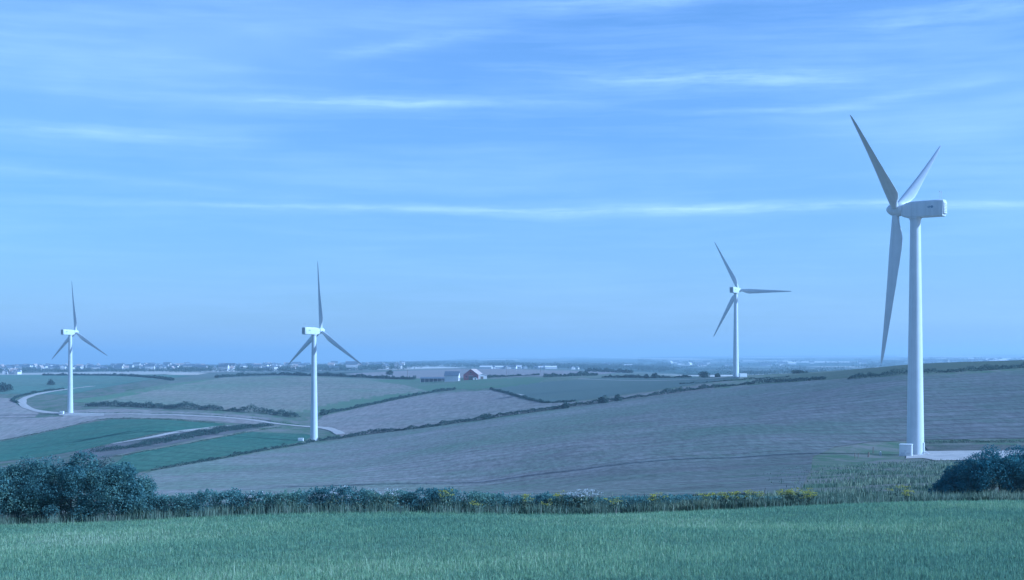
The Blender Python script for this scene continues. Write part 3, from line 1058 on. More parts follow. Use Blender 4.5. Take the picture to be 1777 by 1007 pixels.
pb = spot(817, 1345)
gable('red_barn', pb, R(-13), 14.5, 20, 5.0, 10.2, M['red_wall'], M['tan_roof'], 'red gabled barn in the middle of the farm',
      windows=((-5, -3.6, 2.2, 3.4), (3.6, 5.0, 2.2, 3.4), (-0.7, 0.7, 6.0, 7.2)), doors=((-2.2, 2.2, -0.5, 3.8),))
p = spot(779, 1352)
t_ = gable('slate_barn', p + Vector((4.5, 0, 0)), R(-62), 9.5, 13.5, 5.2, 9.0, M['whitewash'], M['slate'], 'slate-roofed white-ended barn left of the red barn',
           windows=((-2.6, -1.6, 1.6, 2.8), (1.6, 2.6, 1.6, 2.8)), doors=((-0.7, 0.7, -0.5, 2.2),))
t_.location = spot(797, 1342)
t_.rotation_euler = (0, 0, R(82))
p = spot(837, 1345)
gable('white_shed', p, R(8), 9.0, 7, 3.6, 4.9, M['whitewash'], M['whitewash'], 'low white shed right of the red barn', doors=((-1.5, 1.0, -0.5, 2.6),), cat='shed')
p = spot(825, 1338)
gable('white_lean_to', p, R(8), 4.2, 4, 1.9, 2.5, M['whitewash'], M['slate'], 'tiny white outbuilding at the red barn corner', doors=((-0.6, 0.5, -0.5, 1.6),), cat='shed')


def open_shed(px, d, n, label):
    p = spot(px, d)
    t = empty('open_shed', p, R(3))
    tag(t, label, 'shed')
    L = n * 4.2
    MB().add([(-L / 2, -0.4, 3.0), (L / 2, -0.4, 3.0), (L / 2, 6.4, 4.4), (-L / 2, 6.4, 4.4), (-L / 2, -0.4, 3.2), (L / 2, -0.4, 3.2), (L / 2, 6.4, 4.6), (-L / 2, 6.4, 4.6)],
             [(3, 2, 1, 0), (4, 5, 6, 7), (0, 1, 5, 4), (1, 2, 6, 5), (2, 3, 7, 6), (3, 0, 4, 7)]).build('roof', M['slate'], t)
    MB().box((-L / 2, 5.8, -2), (L / 2, 6.0, 4.2)).build('wall', M['slate'], t)
    for k in range(n + 1):
        x = -L / 2 + 0.15 + k * (L - 0.3) / n
        MB().box((x - 0.14, -0.14, -2), (x + 0.14, 0.14, 3.06)).build('post', M['whitewash'], t)


open_shed(752, 1362, 6, 'long low open-fronted shed on posts left of the slate barn')


def utility_pole(px, d, h, label):
    t = empty('utility_pole', spot(px, d), R(20))
    tag(t, label, 'pole', 'utility poles')
    MB().tube((0, 0, -1), (0, 0, h), 0.22, 0.15, 10).build('pole', M['timber'], t)
    MB().box((-1.1, -0.08, h - 0.8), (1.1, 0.08, h - 0.6)).build('crossarm', M['timber'], t)
    for k in (-1, 0, 1):
        MB().tube((k * 0.95, 0, h - 0.6), (k * 0.95, 0, h - 0.35), 0.07, 0.05, 6).build('insulator', M['grey_metal'], t)


utility_pole(879, 1420, 9.5, 'thin wooden utility pole right of the white shed')
utility_pole(707, 1480, 9.5, 'thin wooden utility pole left of the farm')
utility_pole(938, 1650, 9.0, 'thin wooden utility pole in the purplish field right of the farm')


# fence posts by the nearest turbine
def fence_post(px, d, h, lean, mat, label, wd=0.09):
    t = empty('fence_post', spot(px, d), RNG.uniform(0, 1))
    t.rotation_euler = (lean, lean * 0.6, t.rotation_euler.z)
    tag(t, label, 'fence post', 'posts at the edge of the rough ground')
    MB().box((-wd, -wd, -0.4), (wd, wd, h)).build('post', mat, t)
    MB().loft([[(-wd - 0.02, -wd - 0.02, h), (wd + 0.02, -wd - 0.02, h), (wd + 0.02, wd + 0.02, h), (-wd - 0.02, wd + 0.02, h)],
               [(-0.02, -0.02, h + 0.12), (0.02, -0.02, h + 0.12), (0.02, 0.02, h + 0.12), (-0.02, 0.02, h + 0.12)]], sm=False).build('cap', mat, t)


fence_post(1507, 330, 1.1, 0.05, M['timber'], 'short dark post left of the white kiosk', 0.14)
fence_post(1484, 322, 1.25, -0.06, M['timber'], 'left one of two thin leaning posts beside the shadow line', 0.06)
fence_post(1489, 323, 1.15, 0.09, M['timber'], 'right one of two thin leaning posts beside the shadow line', 0.06)
fence_post(1515, 352, 1.5, 0.03, M['timber'], 'tall thin marker post in the grass left of the nearest turbine', 0.08)
fence_post(1528, 340, 0.9, 0.0, M['pale_post'], 'short pale stump between the marker post and the kiosk', 0.16)


# ------------------------------------------------------------------ hedges, bushes, trees
def hedge(pts, hgt, wid, label, dmin=78, dmax=15800, dens=26, mat='hedge', gap=0.0, name='hedgerow', leaf=None, rough=0.75):
    W = path_world(pts, dmin, dmax, 2.0)
    seg = np.linalg.norm(np.diff(W, axis=0), axis=1)
    L = seg.sum()
    n = int(L * dens)
    u = RNG.uniform(0, len(W) - 1.001, n)
    i = u.astype(int)
    f = (u - i)[:, None]
    C = W[i] * (1 - f) + W[i + 1] * f
    T = W[np.minimum(i + 1, len(W) - 1)] - W[i]
    T /= np.linalg.norm(T, axis=1, keepdims=True) + 1e-9
    Nn = np.stack([-T[:, 1], T[:, 0]], 1)
    off = RNG.uniform(0, 100)
    arc = u * L / len(W)
    prof = np.array([0.75 + rough * (mnoise.noise((off + a / 23.0, 0, 0)) + 0.7 * mnoise.noise((off + a / 6.0, 0, 0)) + 0.5 * mnoise.noise((off + a / 2.6, 5, 0))) for a in arc])
    prof = np.clip(prof, 0.15, 1.7)
    if gap:
        g = np.array([mnoise.noise((off + a / 14.0, 9, 3)) for a in arc])
        prof = np.where(g < gap - 0.5, prof * 0.3, prof)
    ang = RNG.uniform(0, math.pi, n)
    rad = np.sqrt(RNG.uniform(0.25, 1.0, n))
    lat = np.cos(ang) * rad * wid / 2 * np.sqrt(prof)
    zz = np.sin(ang) ** 0.7 * rad * hgt * prof
    XY = C + Nn * lat[:, None]
    Z = height(XY[:, 0], XY[:, 1]) + zz
    P = np.stack([XY[:, 0], XY[:, 1], Z], 1)
    dm = C[:, 1]
    size = np.clip(dm * 7.5e-4, 0.12, 3.0) if leaf is None else leaf
    tint = np.clip(0.5 * (zz / (hgt * prof + 1e-6)) + RNG.normal(0.2, 0.22, n), 0, 1)
    tint = np.clip(RNG.normal(0.45, 0.25, n), 0, 1)
    V = leaf_quads(P, size)
    o = obj(name, poly_mesh(name, V, 4, tint), None, M[mat])
    return tag(o, label, 'hedge', 'hedgerows between the fields')


H = hedge
H([(262, 817), (330, 806), (400, 793), (470, 780), (545, 767)], 1.5, 2.2, 'low thin hedge between the stubble field and the lower green crop', 480, 800, 22, gap=0.35)
H([(550, 766), (600, 760), (640, 753.5), (700, 747), (760, 739.5), (830, 729), (930, 715), (985, 707), (1060, 696.5), (1150, 685), (1240, 673), (1330, 665), (1432, 658.5)], 2.6, 3.2,
  'long dark hedge along the top of the stubble field', 600, 900, 48, rough=0.7)
H([(1472, 658), (1520, 654.5), (1560, 651), (1600, 648.5), (1640, 647), (1700, 644), (1777, 638.5), (1900, 632)], 3.0, 4.0, 'bushy hedge high on the hill behind the nearest turbine', 600, 800, 40, rough=0.7)
H([(150, 705), (200, 705), (250, 707), (300, 709), (350, 711), (400, 714), (470, 719), (515, 725)], 4.6, 6.5, 'thick dark hedge below the tan field, left of the second turbine', 950, 1150, 40)
H([(556, 719), (600, 712), (650, 701.5), (700, 691), (745, 682.5), (790, 676.5)], 2.4, 3.0, 'straight hedge rising right from the second turbine towards the farm', 900, 1300, 30)
H([(375, 656), (430, 652.5), (500, 651.5), (560, 652.5), (640, 656), (720, 659)], 3.6, 4.5, 'dark hedge along the crest of the tan field', 1400, 1720, 30)
H([(846, None, 1380), (880, None, 1400), (910, None, 1420), (936, None, 1430)], 2.2, 3, 'thin hedge right of the white shed', dens=30)
H([(944, None, 1330), (970, None, 1340), (1000, None, 1350), (1036, None, 1370)], 4.0, 5, 'dark wedge of hedge right of the farm, nearer piece', dens=45)
H([(1045, None, 1240), (1080, None, 1230), (1130, None, 1210), (1200, None, 1180)], 2.8, 4, 'dark hedge above the young crop field', dens=40)
H([(1015, None, 1900), (1060, None, 1900), (1098, None, 1890)], 6.0, 8, 'long dark hedge far behind the young crop field', dens=40)
H([(852, 676), (880, 682.5), (905, 690), (930, 696.5), (950, 699.5), (1000, 697)], 1.6, 2.2, 'hedge between the reddish field and the young crop field', 850, 1250, 25)
H([(165, 783), (215, 779), (260, 771), (330, 757), (400, 745), (462, 738.5)], 2.0, 14.0, 'wide scrubby strip between the two green crop fields', 560, 1000, 60, rough=0.9)
H([(75, 652), (130, 652), (200, 652.5), (250, 655), (300, 661)], 3.0, 4.0, 'thin dark hedge across the far left pasture', 1500, 2600, 16)
H([(30, 700), (22, 694), (40, 687), (75, 680), (110, 676)], 2.0, 3.0, 'low hedge along the outside of the curving track', 1150, 1500, 14)
H([(1604, 770), (1650, 768.5), (1700, 768), (1777, 768), (1880, 768)], 1.1, 2.6, 'low grassy bank behind the gravel pad', 360, 460, 60, 'weeds', rough=0.4, name='grass_bank')
H([(1180, None, 955), (1240, None, 930), (1300, None, 915), (1370, None, 905)], 1.0, 2.0, 'low weedy line in front of the right-centre turbine', dens=16, gap=0.4)


H([(-40, 770), (0, 765.5), (95, 746), (192, 727), (300, 729), (390, 736)], 0.7, 3.0, 'ragged grass margin along the top of the upper green crop', 700, 1000, 9, 'weeds', gap=0.5, name='grass_margin')
H([(140, 783), (200, 770.5), (330, 748.5), (392, 738.5)], 0.7, 2.5, 'ragged grass margin under the upper green crop', 600, 1000, 9, 'weeds', gap=0.5, name='grass_margin')
H([(215, 792), (330, 769.5), (440, 748.5), (488, 741.5)], 0.7, 2.5, 'ragged grass margin along the top of the lower green crop', 550, 900, 9, 'weeds', gap=0.5, name='grass_margin')
H([(130, 716.5), (190, 717), (260, 717.5), (330, 719.5), (440, 727.5), (520, 737.5)], 0.7, 3.0, 'weedy verge along the track between the two left turbines', 800, 1120, 6, 'weeds', gap=0.6, name='grass_margin')


def bush(name, p, rx, ry, h, n, leaf, mat, label, cat='bush', group=None, lumps=14, stems=6, seed=0, trunk=0.0):
    rg = np.random.default_rng(seed + 11)
    t = empty(name, p, rg.uniform(0, 6))
    tag(t, label, cat, group)
    # lumpy dome made of overlapping leaf clumps
    c = rg.normal(size=(lumps, 3))
    c /= np.linalg.norm(c, axis=1, keepdims=True)
    c[:, 2] = np.abs(c[:, 2])
    c *= rg.uniform(0.35, 0.72, (lumps, 1))
    cr = rg.uniform(0.26, 0.46, lumps)
    pick = rg.integers(0, lumps, n)
    dirs = rg.normal(size=(n, 3))
    dirs /= np.linalg.norm(dirs, axis=1, keepdims=True)
    rr = rg.uniform(0.35, 1.0, n) ** 0.45
    Q = c[pick] + dirs * (cr[pick] * rr)[:, None]
    Q[:, 2] = np.abs(Q[:, 2])
    S = np.array([rx, ry, h - trunk])
    P = Q * S
    P[:, 2] += trunk
    V = leaf_quads(P, leaf, 0.2, dirs)
    clump_t = rg.uniform(-0.15, 0.15, lumps)
    tint = np.clip(rg.normal(0.42, 0.24, n) + clump_t[pick], 0, 1)
    nm = 'crown' if trunk else 'foliage'
    tag(obj(nm, poly_mesh(nm, V, 4, tint), t, M[mat]), kind='stuff')
    mb = MB()
    if trunk:
        mb.tube((0, 0, -0.6), (0.1, 0, trunk + 0.25 * h), 0.05 * h, 0.025 * h, 9)
    for k in range(stems):
        a = rg.uniform(0, 6.28)
        z0 = trunk * 0.9
        q = Vector((math.cos(a) * rx * 0.5, math.sin(a) * ry * 0.5, z0 + (h - trunk) * rg.uniform(0.4, 0.75)))
        m_ = Vector((q.x * 0.35, q.y * 0.35, z0 + (h - trunk) * 0.2))
        mb.tube((q.x * 0.06, q.y * 0.06, z0 - 0.3), m_, 0.018 * h, 0.012 * h, 6)
        mb.tube(m_, q, 0.012 * h, 0.004 * h, 6)
    mb.build('trunk' if trunk else 'stem', M['bark'], t)
    return t


# bushes standing up out of the long hedge
for i, (px, py, d, rx, h, lb) in enumerate((
        (842, 731, 785, 7.2, 4.0, 'rounded dark bush in the long hedge below the farm, leftmost of the hedge bushes'),
        (980, 709, 795, 5.2, 3.6, 'dark bush in the long hedge, second hedge bush from the left'),
        (1046, 699, 800, 6.0, 5.2, 'tall twin-lobed dark bush in the long hedge, largest of the hedge bushes'),
        (1072, 695, 805, 3.0, 4.2, 'small round bush in the long hedge, rightmost of the hedge bushes'))):
    q = spot(px, d)
    bush('hedge_bush', q, rx, 2.6, h, 900, 0.7, 'hedge', lb, group='bushes in the long hedge', seed=i)
for i, (px, d, rx, h, tr, lb) in enumerate((
        (1222, 1075, 5.0, 6.0, 0.9, 'round dark tree left of the right-centre turbine'),
        (1245, 1080, 3.2, 3.4, 0.4, 'low dark bushy tree between the round tree and the right-centre turbine'),
        (1136, 1185, 4.0, 5.4, 0.6, 'small dark tree on the track to the right-centre turbine'),
        (1122, 1190, 2.6, 3.8, 0.5, 'smallest dark tree on the track to the right-centre turbine'),
        (676, 1620, 5.5, 7.0, 0.8, 'small dark tree left of the farm on the hedge line'),
        (88, 1480, 5.0, 7.5, 0.9, 'small lone tree behind the curving track'),
        (1386, 1010, 8.0, 3.2, 0.3, 'low dark thicket on the ridge right of the right-centre turbine'))):
    bush('dark_tree', spot(px, d), rx, rx * 0.9, h, 900, 0.9, 'hedge', lb, 'tree', 'trees between the fields', seed=30 + i, trunk=tr)
for i, (px, d, rx, h, lb) in enumerate(((8, 1330, 12, 9, 'dark blue clump of trees at the left edge beyond the track'), (-12, 1290, 13, 9, 'lower dark clump of trees cut by the left edge'))):
    bush('tree_clump', spot(px, d), rx, 9, h, 1800, 1.4, 'hedge', lb, 'tree', 'trees between the fields', seed=60 + i, trunk=1.5)
bush('hedge_bush', spot(563, 985), 6.0, 3, 4.5, 900, 0.8, 'hedge', 'dark bush where the straight hedge meets the second turbine', seed=77)
bush('scrub_bush', spot(170, 560), 8.0, 4, 6.0, 2500, 0.5, 'hedge', 'dark scrub behind the big left bush, at the end of the weedy strip', seed=78)
bush('scrub_bush', spot(246, 330), 4.0, 2.4, 4.2, 3500, 0.28, 'bush', 'small dark bush just right of the big left bush, beyond it', seed=79)

# big bushes near the camera
def big_bush(px0, px1, d, dep, tops, n, leaf, mat, label, seed, lumps=70):
    """a broad bush whose height follows the given outline: (px, height) pairs"""
    rg = np.random.default_rng(seed)
    x0, x1 = (px0 - PX_C) / F_PX * d, (px1 - PX_C) / F_PX * d
    cx = (x0 + x1) / 2
    base = Vector((cx, d, h1(cx, d)))
    t = empty('large_bush', base)
    tag(t, label, 'bush')
    tx = np.array([(p_ - PX_C) / F_PX * d for p_, _ in tops]); th = np.array([h_ for _, h_ in tops])
    # clumps over the outer skin and inside
    m = lumps
    lx = rg.uniform(x0, x1, m)
    ly = rg.uniform(-1, 1, m)
    hh = np.interp(lx, tx, th)
    wdt = dep / 2 * np.sqrt(np.clip(hh / th.max(), 0.1, 1))
    cy_ = ly * wdt * 0.8
    cz = hh * np.sqrt(np.clip(1 - (ly * 0.85) ** 2, 0.05, 1)) * np.sqrt(rg.uniform(0.04, 0.86, m))
    cr = np.minimum(rg.uniform(0.28, 0.72, m), hh * 0.3)
    vol = cr ** 2
    pick = rg.choice(m, n, p=vol / vol.sum())
    dirs = rg.normal(size=(n, 3)); dirs /= np.linalg.norm(dirs, axis=1, keepdims=True)
    rr = rg.uniform(0.3, 1.05, n) ** 0.5
    # sprigs that stick out
    sp = rg.uniform(0, 1, n) < 0.05
    rr = np.where(sp, rr * rg.uniform(1.0, 1.25, n), rr)
    P = np.stack([lx[pick], cy_[pick], cz[pick]], 1) + dirs * (cr[pick] * rr)[:, None] * np.array([1.1, 1.0, 0.95])
    gz = height(P[:, 0], P[:, 1] + d)
    P[:, 2] = np.maximum(P[:, 2], rg.uniform(0.0, 0.4, n)) + gz
    P[:, 1] += d
    V = leaf_quads(P, leaf * np.where(rg.uniform(0, 1, m) < 0.3, 1.5, 0.9)[pick], 0.2, dirs * 0.6)
    V -= np.array(base)
    ct = rg.uniform(-0.2, 0.22, m)
    tint = np.clip(rg.normal(0.44, 0.15, n) + 1.2 * ct[pick], 0, 1)
    tag(obj('foliage', poly_mesh('foliage', V, 4, tint), t, M[mat]), kind='stuff')
    for k in range(9):
        mb = MB()
        i = rg.integers(0, m)
        a = Vector((lx[i] * 0.9 + cx * 0.1 - cx, cy_[i] * 0.2, -0.3 + h1(lx[i], d) - base.z))
        b = Vector((lx[i] - cx, cy_[i], cz[i] + h1(lx[i], d) - base.z))
        mid = (a + b) / 2 + Vector((rg.uniform(-0.3, 0.3), rg.uniform(-0.2, 0.2), 0))
        mb.tube(a, mid, 0.07, 0.05, 6)
        mb.tube(mid, b, 0.05, 0.015, 6)
        mb.build('branch', M['bark'], t)
    return t


big_bush(-130, 268, 79.5, 5.0, [(-130, 3.5), (0, 3.55), (70, 3.75), (135, 3.85), (195, 3.55), (235, 2.9), (258, 2.1), (268, 1.5)], 115000, 0.095, 'bush',
         'big leafy green-blue bush at the left end of the hedge', 5, 340)
big_bush(1618, 1880, 92, 5.5, [(1618, 0.6), (1635, 1.2), (1655, 1.75), (1680, 2.5), (1705, 2.95), (1745, 3.15), (1800, 3.0), (1880, 2.6)], 75000, 0.095, 'dark_bush',
         'very dark domed bush at the right edge below the gravel pad', 6, 240)


def blades(X, Y, length, width, tint, lean=0.35, tris=2):
    n = len(X)
    Z = height(X, Y) - 0.02
    a = RNG.uniform(0, 2 * math.pi, n)
    side = np.stack([np.cos(a), np.sin(a), np.zeros(n)], 1) * (width / 2)[:, None]
    b = RNG.uniform(0, 2 * math.pi, n)
    ln = np.minimum(np.abs(RNG.normal(0, lean, n)), 1.3)
    bend = np.stack([np.cos(b) * ln, np.sin(b) * ln, np.ones(n)], 1)
    bend /= np.linalg.norm(bend, axis=1, keepdims=True)
    base = np.stack([X, Y, Z], 1)
    up = np.array([0, 0, 1.0])
    mid = base + (up * 0.6 + bend * 0.4) / np.linalg.norm(up * 0.6 + bend * 0.4, axis=1, keepdims=True) * (length * 0.55)[:, None]
    tip = mid + bend * (length * 0.45)[:, None] - up * (ln * length * 0.25)[:, None]
    # two quads worth of outline as one kite + base: (base-, mid-, tip, mid+, base+) pentagon
    V = np.stack([base - side * 0.8, base + side * 0.8, mid + side, tip, mid - side], 1)
    return V, tint


# hedge at the end of the meadow
def field_hedge():
    rg = np.random.default_rng(21)
    n = 110000
    px = np.where(rg.uniform(0, 1, n) < 0.78, rg.uniform(230, 1010, n), rg.uniform(1010, 1430, n))
    d = 79.5 + rg.normal(0, 0.55, n)
    x = (px - PX_C) / F_PX * d
    top = np.interp(px, [230, 262, 420, 620, 760, 900, 1000, 1100, 1300, 1430], [1.75, 1.5, 1.5, 1.5, 1.35, 1.15, 1.0, 0.95, 0.65, 0.3])
    pr = np.array([0.85 + 0.2 * mnoise.noise((a * 0.35, 3.3, 0)) + 0.14 * mnoise.noise((a * 1.3, 8.1, 0)) + 0.16 * mnoise.noise((a * 4.7, b, 2.0)) + 0.14 * mnoise.noise((a * 11.0, b * 4, 5.0)) for a, b in zip(x, d)])
    zz = rg.uniform(0, 1, n) ** 0.8 * top * pr
    lump = np.array([mnoise.noise((a * 1.3, b * 1.3, c * 1.6)) for a, b, c in zip(x, d, zz)])
    keep = lump > -0.22
    x, d, zz, lump = x[keep], d[keep], zz[keep], lump[keep]
    d = d - 0.5 * (1 - zz)
    P = np.stack([x, d, height(x, d) + zz], 1)
    V = leaf_quads(P, 0.095, 0.3)
    species = np.array([mnoise.noise((a * 0.35, 40.0, 0)) for a in x])
    tint = np.clip(0.50 + species * 0.6 + lump * 0.3 + rg.normal(0, 0.14, len(x)), 0, 1)
    t = empty('field_hedge', (0, 79.5, h1(0, 79.5)))
    tag(t, 'low bramble hedge along the far edge of the green meadow', 'hedge')
    V -= np.array(t.location)
    tag(obj('foliage', poly_mesh('foliage', V, 4, tint), t, M['bush']), kind='stuff')
    m = 20000
    px = rg.uniform(-150, 1480, m)
    dd = 78.6 + rg.normal(0, 0.6, m)
    sx = (px - PX_C) / F_PX * dd
    cl = np.array([mnoise.noise((a * 0.6, 21.0, 0)) + 0.5 * mnoise.noise((a * 2.5, 3, 1)) for a in sx])
    ok = rg.uniform(0, 1, m) < np.clip(0.45 + cl, 0.05, 1)
    sx, dd, cl = sx[ok], dd[ok], cl[ok]
    ln = (np.interp(px[ok], [240, 1000, 1300, 1480], [1.05, 1.0, 0.8, 0.6]) * (0.75 + 0.4 * cl) * rg.uniform(0.6, 1.15, len(sx))).clip(0.2, 1.9)
    SV, st_ = blades(sx, dd, ln, np.full(len(sx), 0.03), np.clip(rg.normal(0.38, 0.28, len(sx)), 0, 1), 0.5)
    tag(obj('weed_stalks', blade_poly_mesh('weed_stalks', SV - np.array(t.location), st_), t, M['weeds']), kind='stuff')
    for k in range(40):
        mb = MB()
        xx = rg.uniform(-21, 14)
        a = Vector((xx, 79.5, h1(xx, 79.5) - 0.2)) - t.location
        b = a + Vector((rg.uniform(-0.4, 0.4), rg.uniform(-0.4, 0.4), rg.uniform(0.9, 1.3)))
        mb.tube(a, b, 0.03, 0.01, 5)
        mb.build('stem', M['bark'], t)


field_hedge()


# ------------------------------------------------------------------ flowering plants in the margin
def flower_plant(px, d, h, spread, nst, label, kind='yellow'):
    p = spot(px, d)
    t = empty('ragwort_plant' if kind == 'yellow' else 'white_umbel_plant', p)
    tag(t, label, 'flowers', 'yellow flowering plants in the field margin' if kind == 'yellow' else 'white flowering plants in the hedge')
    rg = np.random.default_rng(int(px))
    st = MB(); heads = []; leaves = []
    for k in range(nst):
        bx, by = rg.normal(0, spread * 0.35), rg.normal(0, 0.25)
        hh = h * rg.uniform(0.72, 1.08)
        tipx = bx * 1.5 + rg.normal(0, 0.08)
        st.tube((bx * 0.6, by, -0.1), (tipx, by, hh), 0.014, 0.008, 5)
        for j in range(3):
            a = rg.uniform(0, 6.28)
            q = np.array((tipx + math.cos(a) * 0.12, by + math.sin(a) * 0.12, hh + rg.uniform(-0.08, 0.06)))
            m = 13
            dd = rg.normal(size=(m, 3)) * np.array([0.075, 0.075, 0.022])
            heads.append(q + dd)
        m = 26
        z = rg.uniform(0.1, 0.85, m) * hh
        lx = bx * 0.6 + (tipx - bx * 0.6) * z / hh
        leaves.append(np.stack([lx + rg.normal(0, 0.10, m), by + rg.normal(0, 0.10, m), z], 1))
    st.build('stem', M['weeds'], t)
    Hh = np.concatenate(heads)
    tag(obj('flower_head', poly_mesh('flower_head', leaf_quads(Hh, 0.05, 0.8), 4, rg.uniform(0, 1, len(Hh))), t, M['yellow' if kind == 'yellow' else 'white_fl']), kind='stuff')
    Ll = np.concatenate(leaves)
    tag(obj('leaf', poly_mesh('leaf', leaf_quads(Ll, 0.12, 0.3), 4, rg.uniform(0, 1, len(Ll))), t, M['weeds']), kind='stuff')


for px, d, h, sp, n, lb in (
        (771, 77.6, 1.25, 0.30, 7, 'leftmost yellow flowering plant, alone against the dark hedge'),
        (827, 77.4, 0.65, 0.25, 4, 'short faint yellow plant right of the leftmost yellow one'),
        (912, 77.5, 0.95, 0.35, 6, 'yellow flowering plant left of the pair beside the white flowers'),
        (968, 78.0, 1.15, 0.30, 6, 'tall yellow flowering plant just left of the white flower cluster'),
        (951, 77.0, 0.75, 0.3, 4, 'short yellow plant left of the white flower cluster'),
        (1066, 77.2, 0.80, 0.4, 6, 'yellow flowering plant just right of the white flower cluster'),
        (1141, 77.6, 0.95, 0.45, 8, 'yellow flowering plant midway between white flowers and the right-hand clumps'),
        (1229, 77.5, 0.85, 0.4, 6, 'pale yellow plant left of the broad yellow clump'),
        (1266, 77.4, 0.85, 0.9, 14, 'broad yellow clump, second largest in the margin'),
        (1306, 77.6, 0.95, 0.6, 9, 'yellow clump between the two broadest yellow clumps'),
        (1377, 77.4, 0.95, 1.0, 22, 'largest and brightest yellow clump in the margin'),
        (1403, 77.0, 0.70, 0.5, 8, 'low yellow plant at the right end of the brightest clump'),
        (1563, 78.2, 0.95, 0.3, 5, 'yellow plant below the white kiosk'),
        (1571, 77.4, 0.7, 0.3, 5, 'rightmost yellow plant, low below the white kiosk')):
    flower_plant(px, d, h, sp, n, lb)
flower_plant(1018, 78.4, 1.15, 1.1, 26, 'cluster of white flowers standing in the middle of the margin', 'white')
flower_plant(585, 78.6, 1.35, 0.9, 7, 'few white flowers on top of the hedge below the second turbine', 'white')
flower_plant(668, 78.6, 1.25, 1.6, 10, 'thin line of white flowers on the hedge left of centre', 'white')
flower_plant(440, 78.6, 1.3, 0.5, 5, 'small group of white flowers on the hedge near the big left bush', 'white')


# ------------------------------------------------------------------ grass (uncountable: stuff)
def build_grass():
    # meadow: density falls off with distance, blades get a little wider
    parts, tints = [], []
    n = 430000
    d = 19.0 + (77.8 - 19.0) * RNG.uniform(0, 1, n) ** 1.12
    half = d * 0.40 + 2.5
    x = RNG.uniform(-1, 1, n) * half
    clump = np.array([mnoise.noise((a * 0.8, b * 0.8, 0)) + 0.7 * mnoise.noise((a * 0.17, b * 0.12, 4)) for a, b in zip(x, d)])
    L = (0.145 + 0.06 * clump + RNG.normal(0, 0.045, n)).clip(0.05, 0.36)
    L = L * (0.72 + 0.28 * (d - 19) / 58)
    w = 0.005 + d * 0.00017
    tall = RNG.uniform(0, 1, n) < 0.03
    L = np.where(tall, L * 1.6, L)
    wide = np.array([mnoise.noise((a * 0.09, b * 0.05, 9)) for a, b in zip(x, d)])
    t = np.clip(0.42 + 0.26 * clump + 0.42 * wide + RNG.normal(0, 0.19, n) + np.where(tall, 0.3, 0), 0, 1)
    V, t = blades(x, d, L, w, t, 0.75)
    o = obj('meadow_grass', blade_poly_mesh('meadow_grass', V, t), None, M['grass'])
    tag(o, 'dense green grass covering the foreground meadow', 'grass', kind='stuff')
    # dry stems and weeds along the margin
    n = 17000
    px = RNG.uniform(-150, 1950, n)
    d = 77.0 + RNG.normal(0, 0.75, n)
    x = (px - PX_C) / F_PX * d
    cl = np.array([mnoise.noise((a * 0.7, 11.0, 0)) + 0.6 * mnoise.noise((a * 2.1, b, 2)) for a, b in zip(x, d)])
    keep = RNG.uniform(0, 1, n) < np.clip(0.4 + 0.9 * cl, 0.04, 1)
    x, d, cl = x[keep], d[keep], cl[keep]
    n = len(x)
    L = (0.42 + 0.22 * cl + RNG.normal(0, 0.16, n)).clip(0.12, 1.1)
    V, t = blades(x, d, L, np.full(n, 0.022), np.clip(0.4 + RNG.normal(0, 0.25, n), 0, 1), 0.22)
    o = obj('dry_grass', blade_poly_mesh('dry_grass', V, t), None, M['dry'])
    tag(o, 'pale dry grass stems along the foot of the hedge', 'grass', kind='stuff')
    # green weeds between the margin and the nearest turbine
    n = 90000
    d = 76.5 + 210 * RNG.uniform(0, 1, n) ** 2.2
    px = RNG.uniform(1180, 2000, n)
    px = np.where(d < 95, RNG.uniform(900, 2000, n), px)
    x = (px - PX_C) / F_PX * d
    cl = np.array([mnoise.noise((a * 0.22, b * 0.1, 6)) + 0.5 * mnoise.noise((a * 0.9, b * 0.5, 2)) for a, b in zip(x, d)])
    keep = (RNG.uniform(0, 1, n) < np.clip(0.42 + 1.1 * cl, 0.02, 1)) & ((px > 1400 + 190 * cl + RNG.normal(0, 25, n)) | (d < 92 + 8 * cl))
    x, d, cl = x[keep], d[keep], cl[keep]
    n = len(x)
    L = (0.42 + 0.2 * cl + RNG.normal(0, 0.12, n)).clip(0.12, 0.9)
    tus = np.array([mnoise.noise((a * 0.5, b * 0.16, 13)) for a, b in zip(x, d)])
    V, t = blades(x, d, L * (1 + 0.5 * tus), 0.02 + d * 0.0003, np.clip(0.45 + 0.25 * cl + 0.75 * tus + RNG.normal(0, 0.18, n), 0, 1), 0.45)
    o = obj('rough_grass', blade_poly_mesh('rough_grass', V, t), None, M['weeds'])
    tag(o, 'rough weedy grass between the hedge and the nearest turbine', 'grass', kind='stuff')


build_grass()


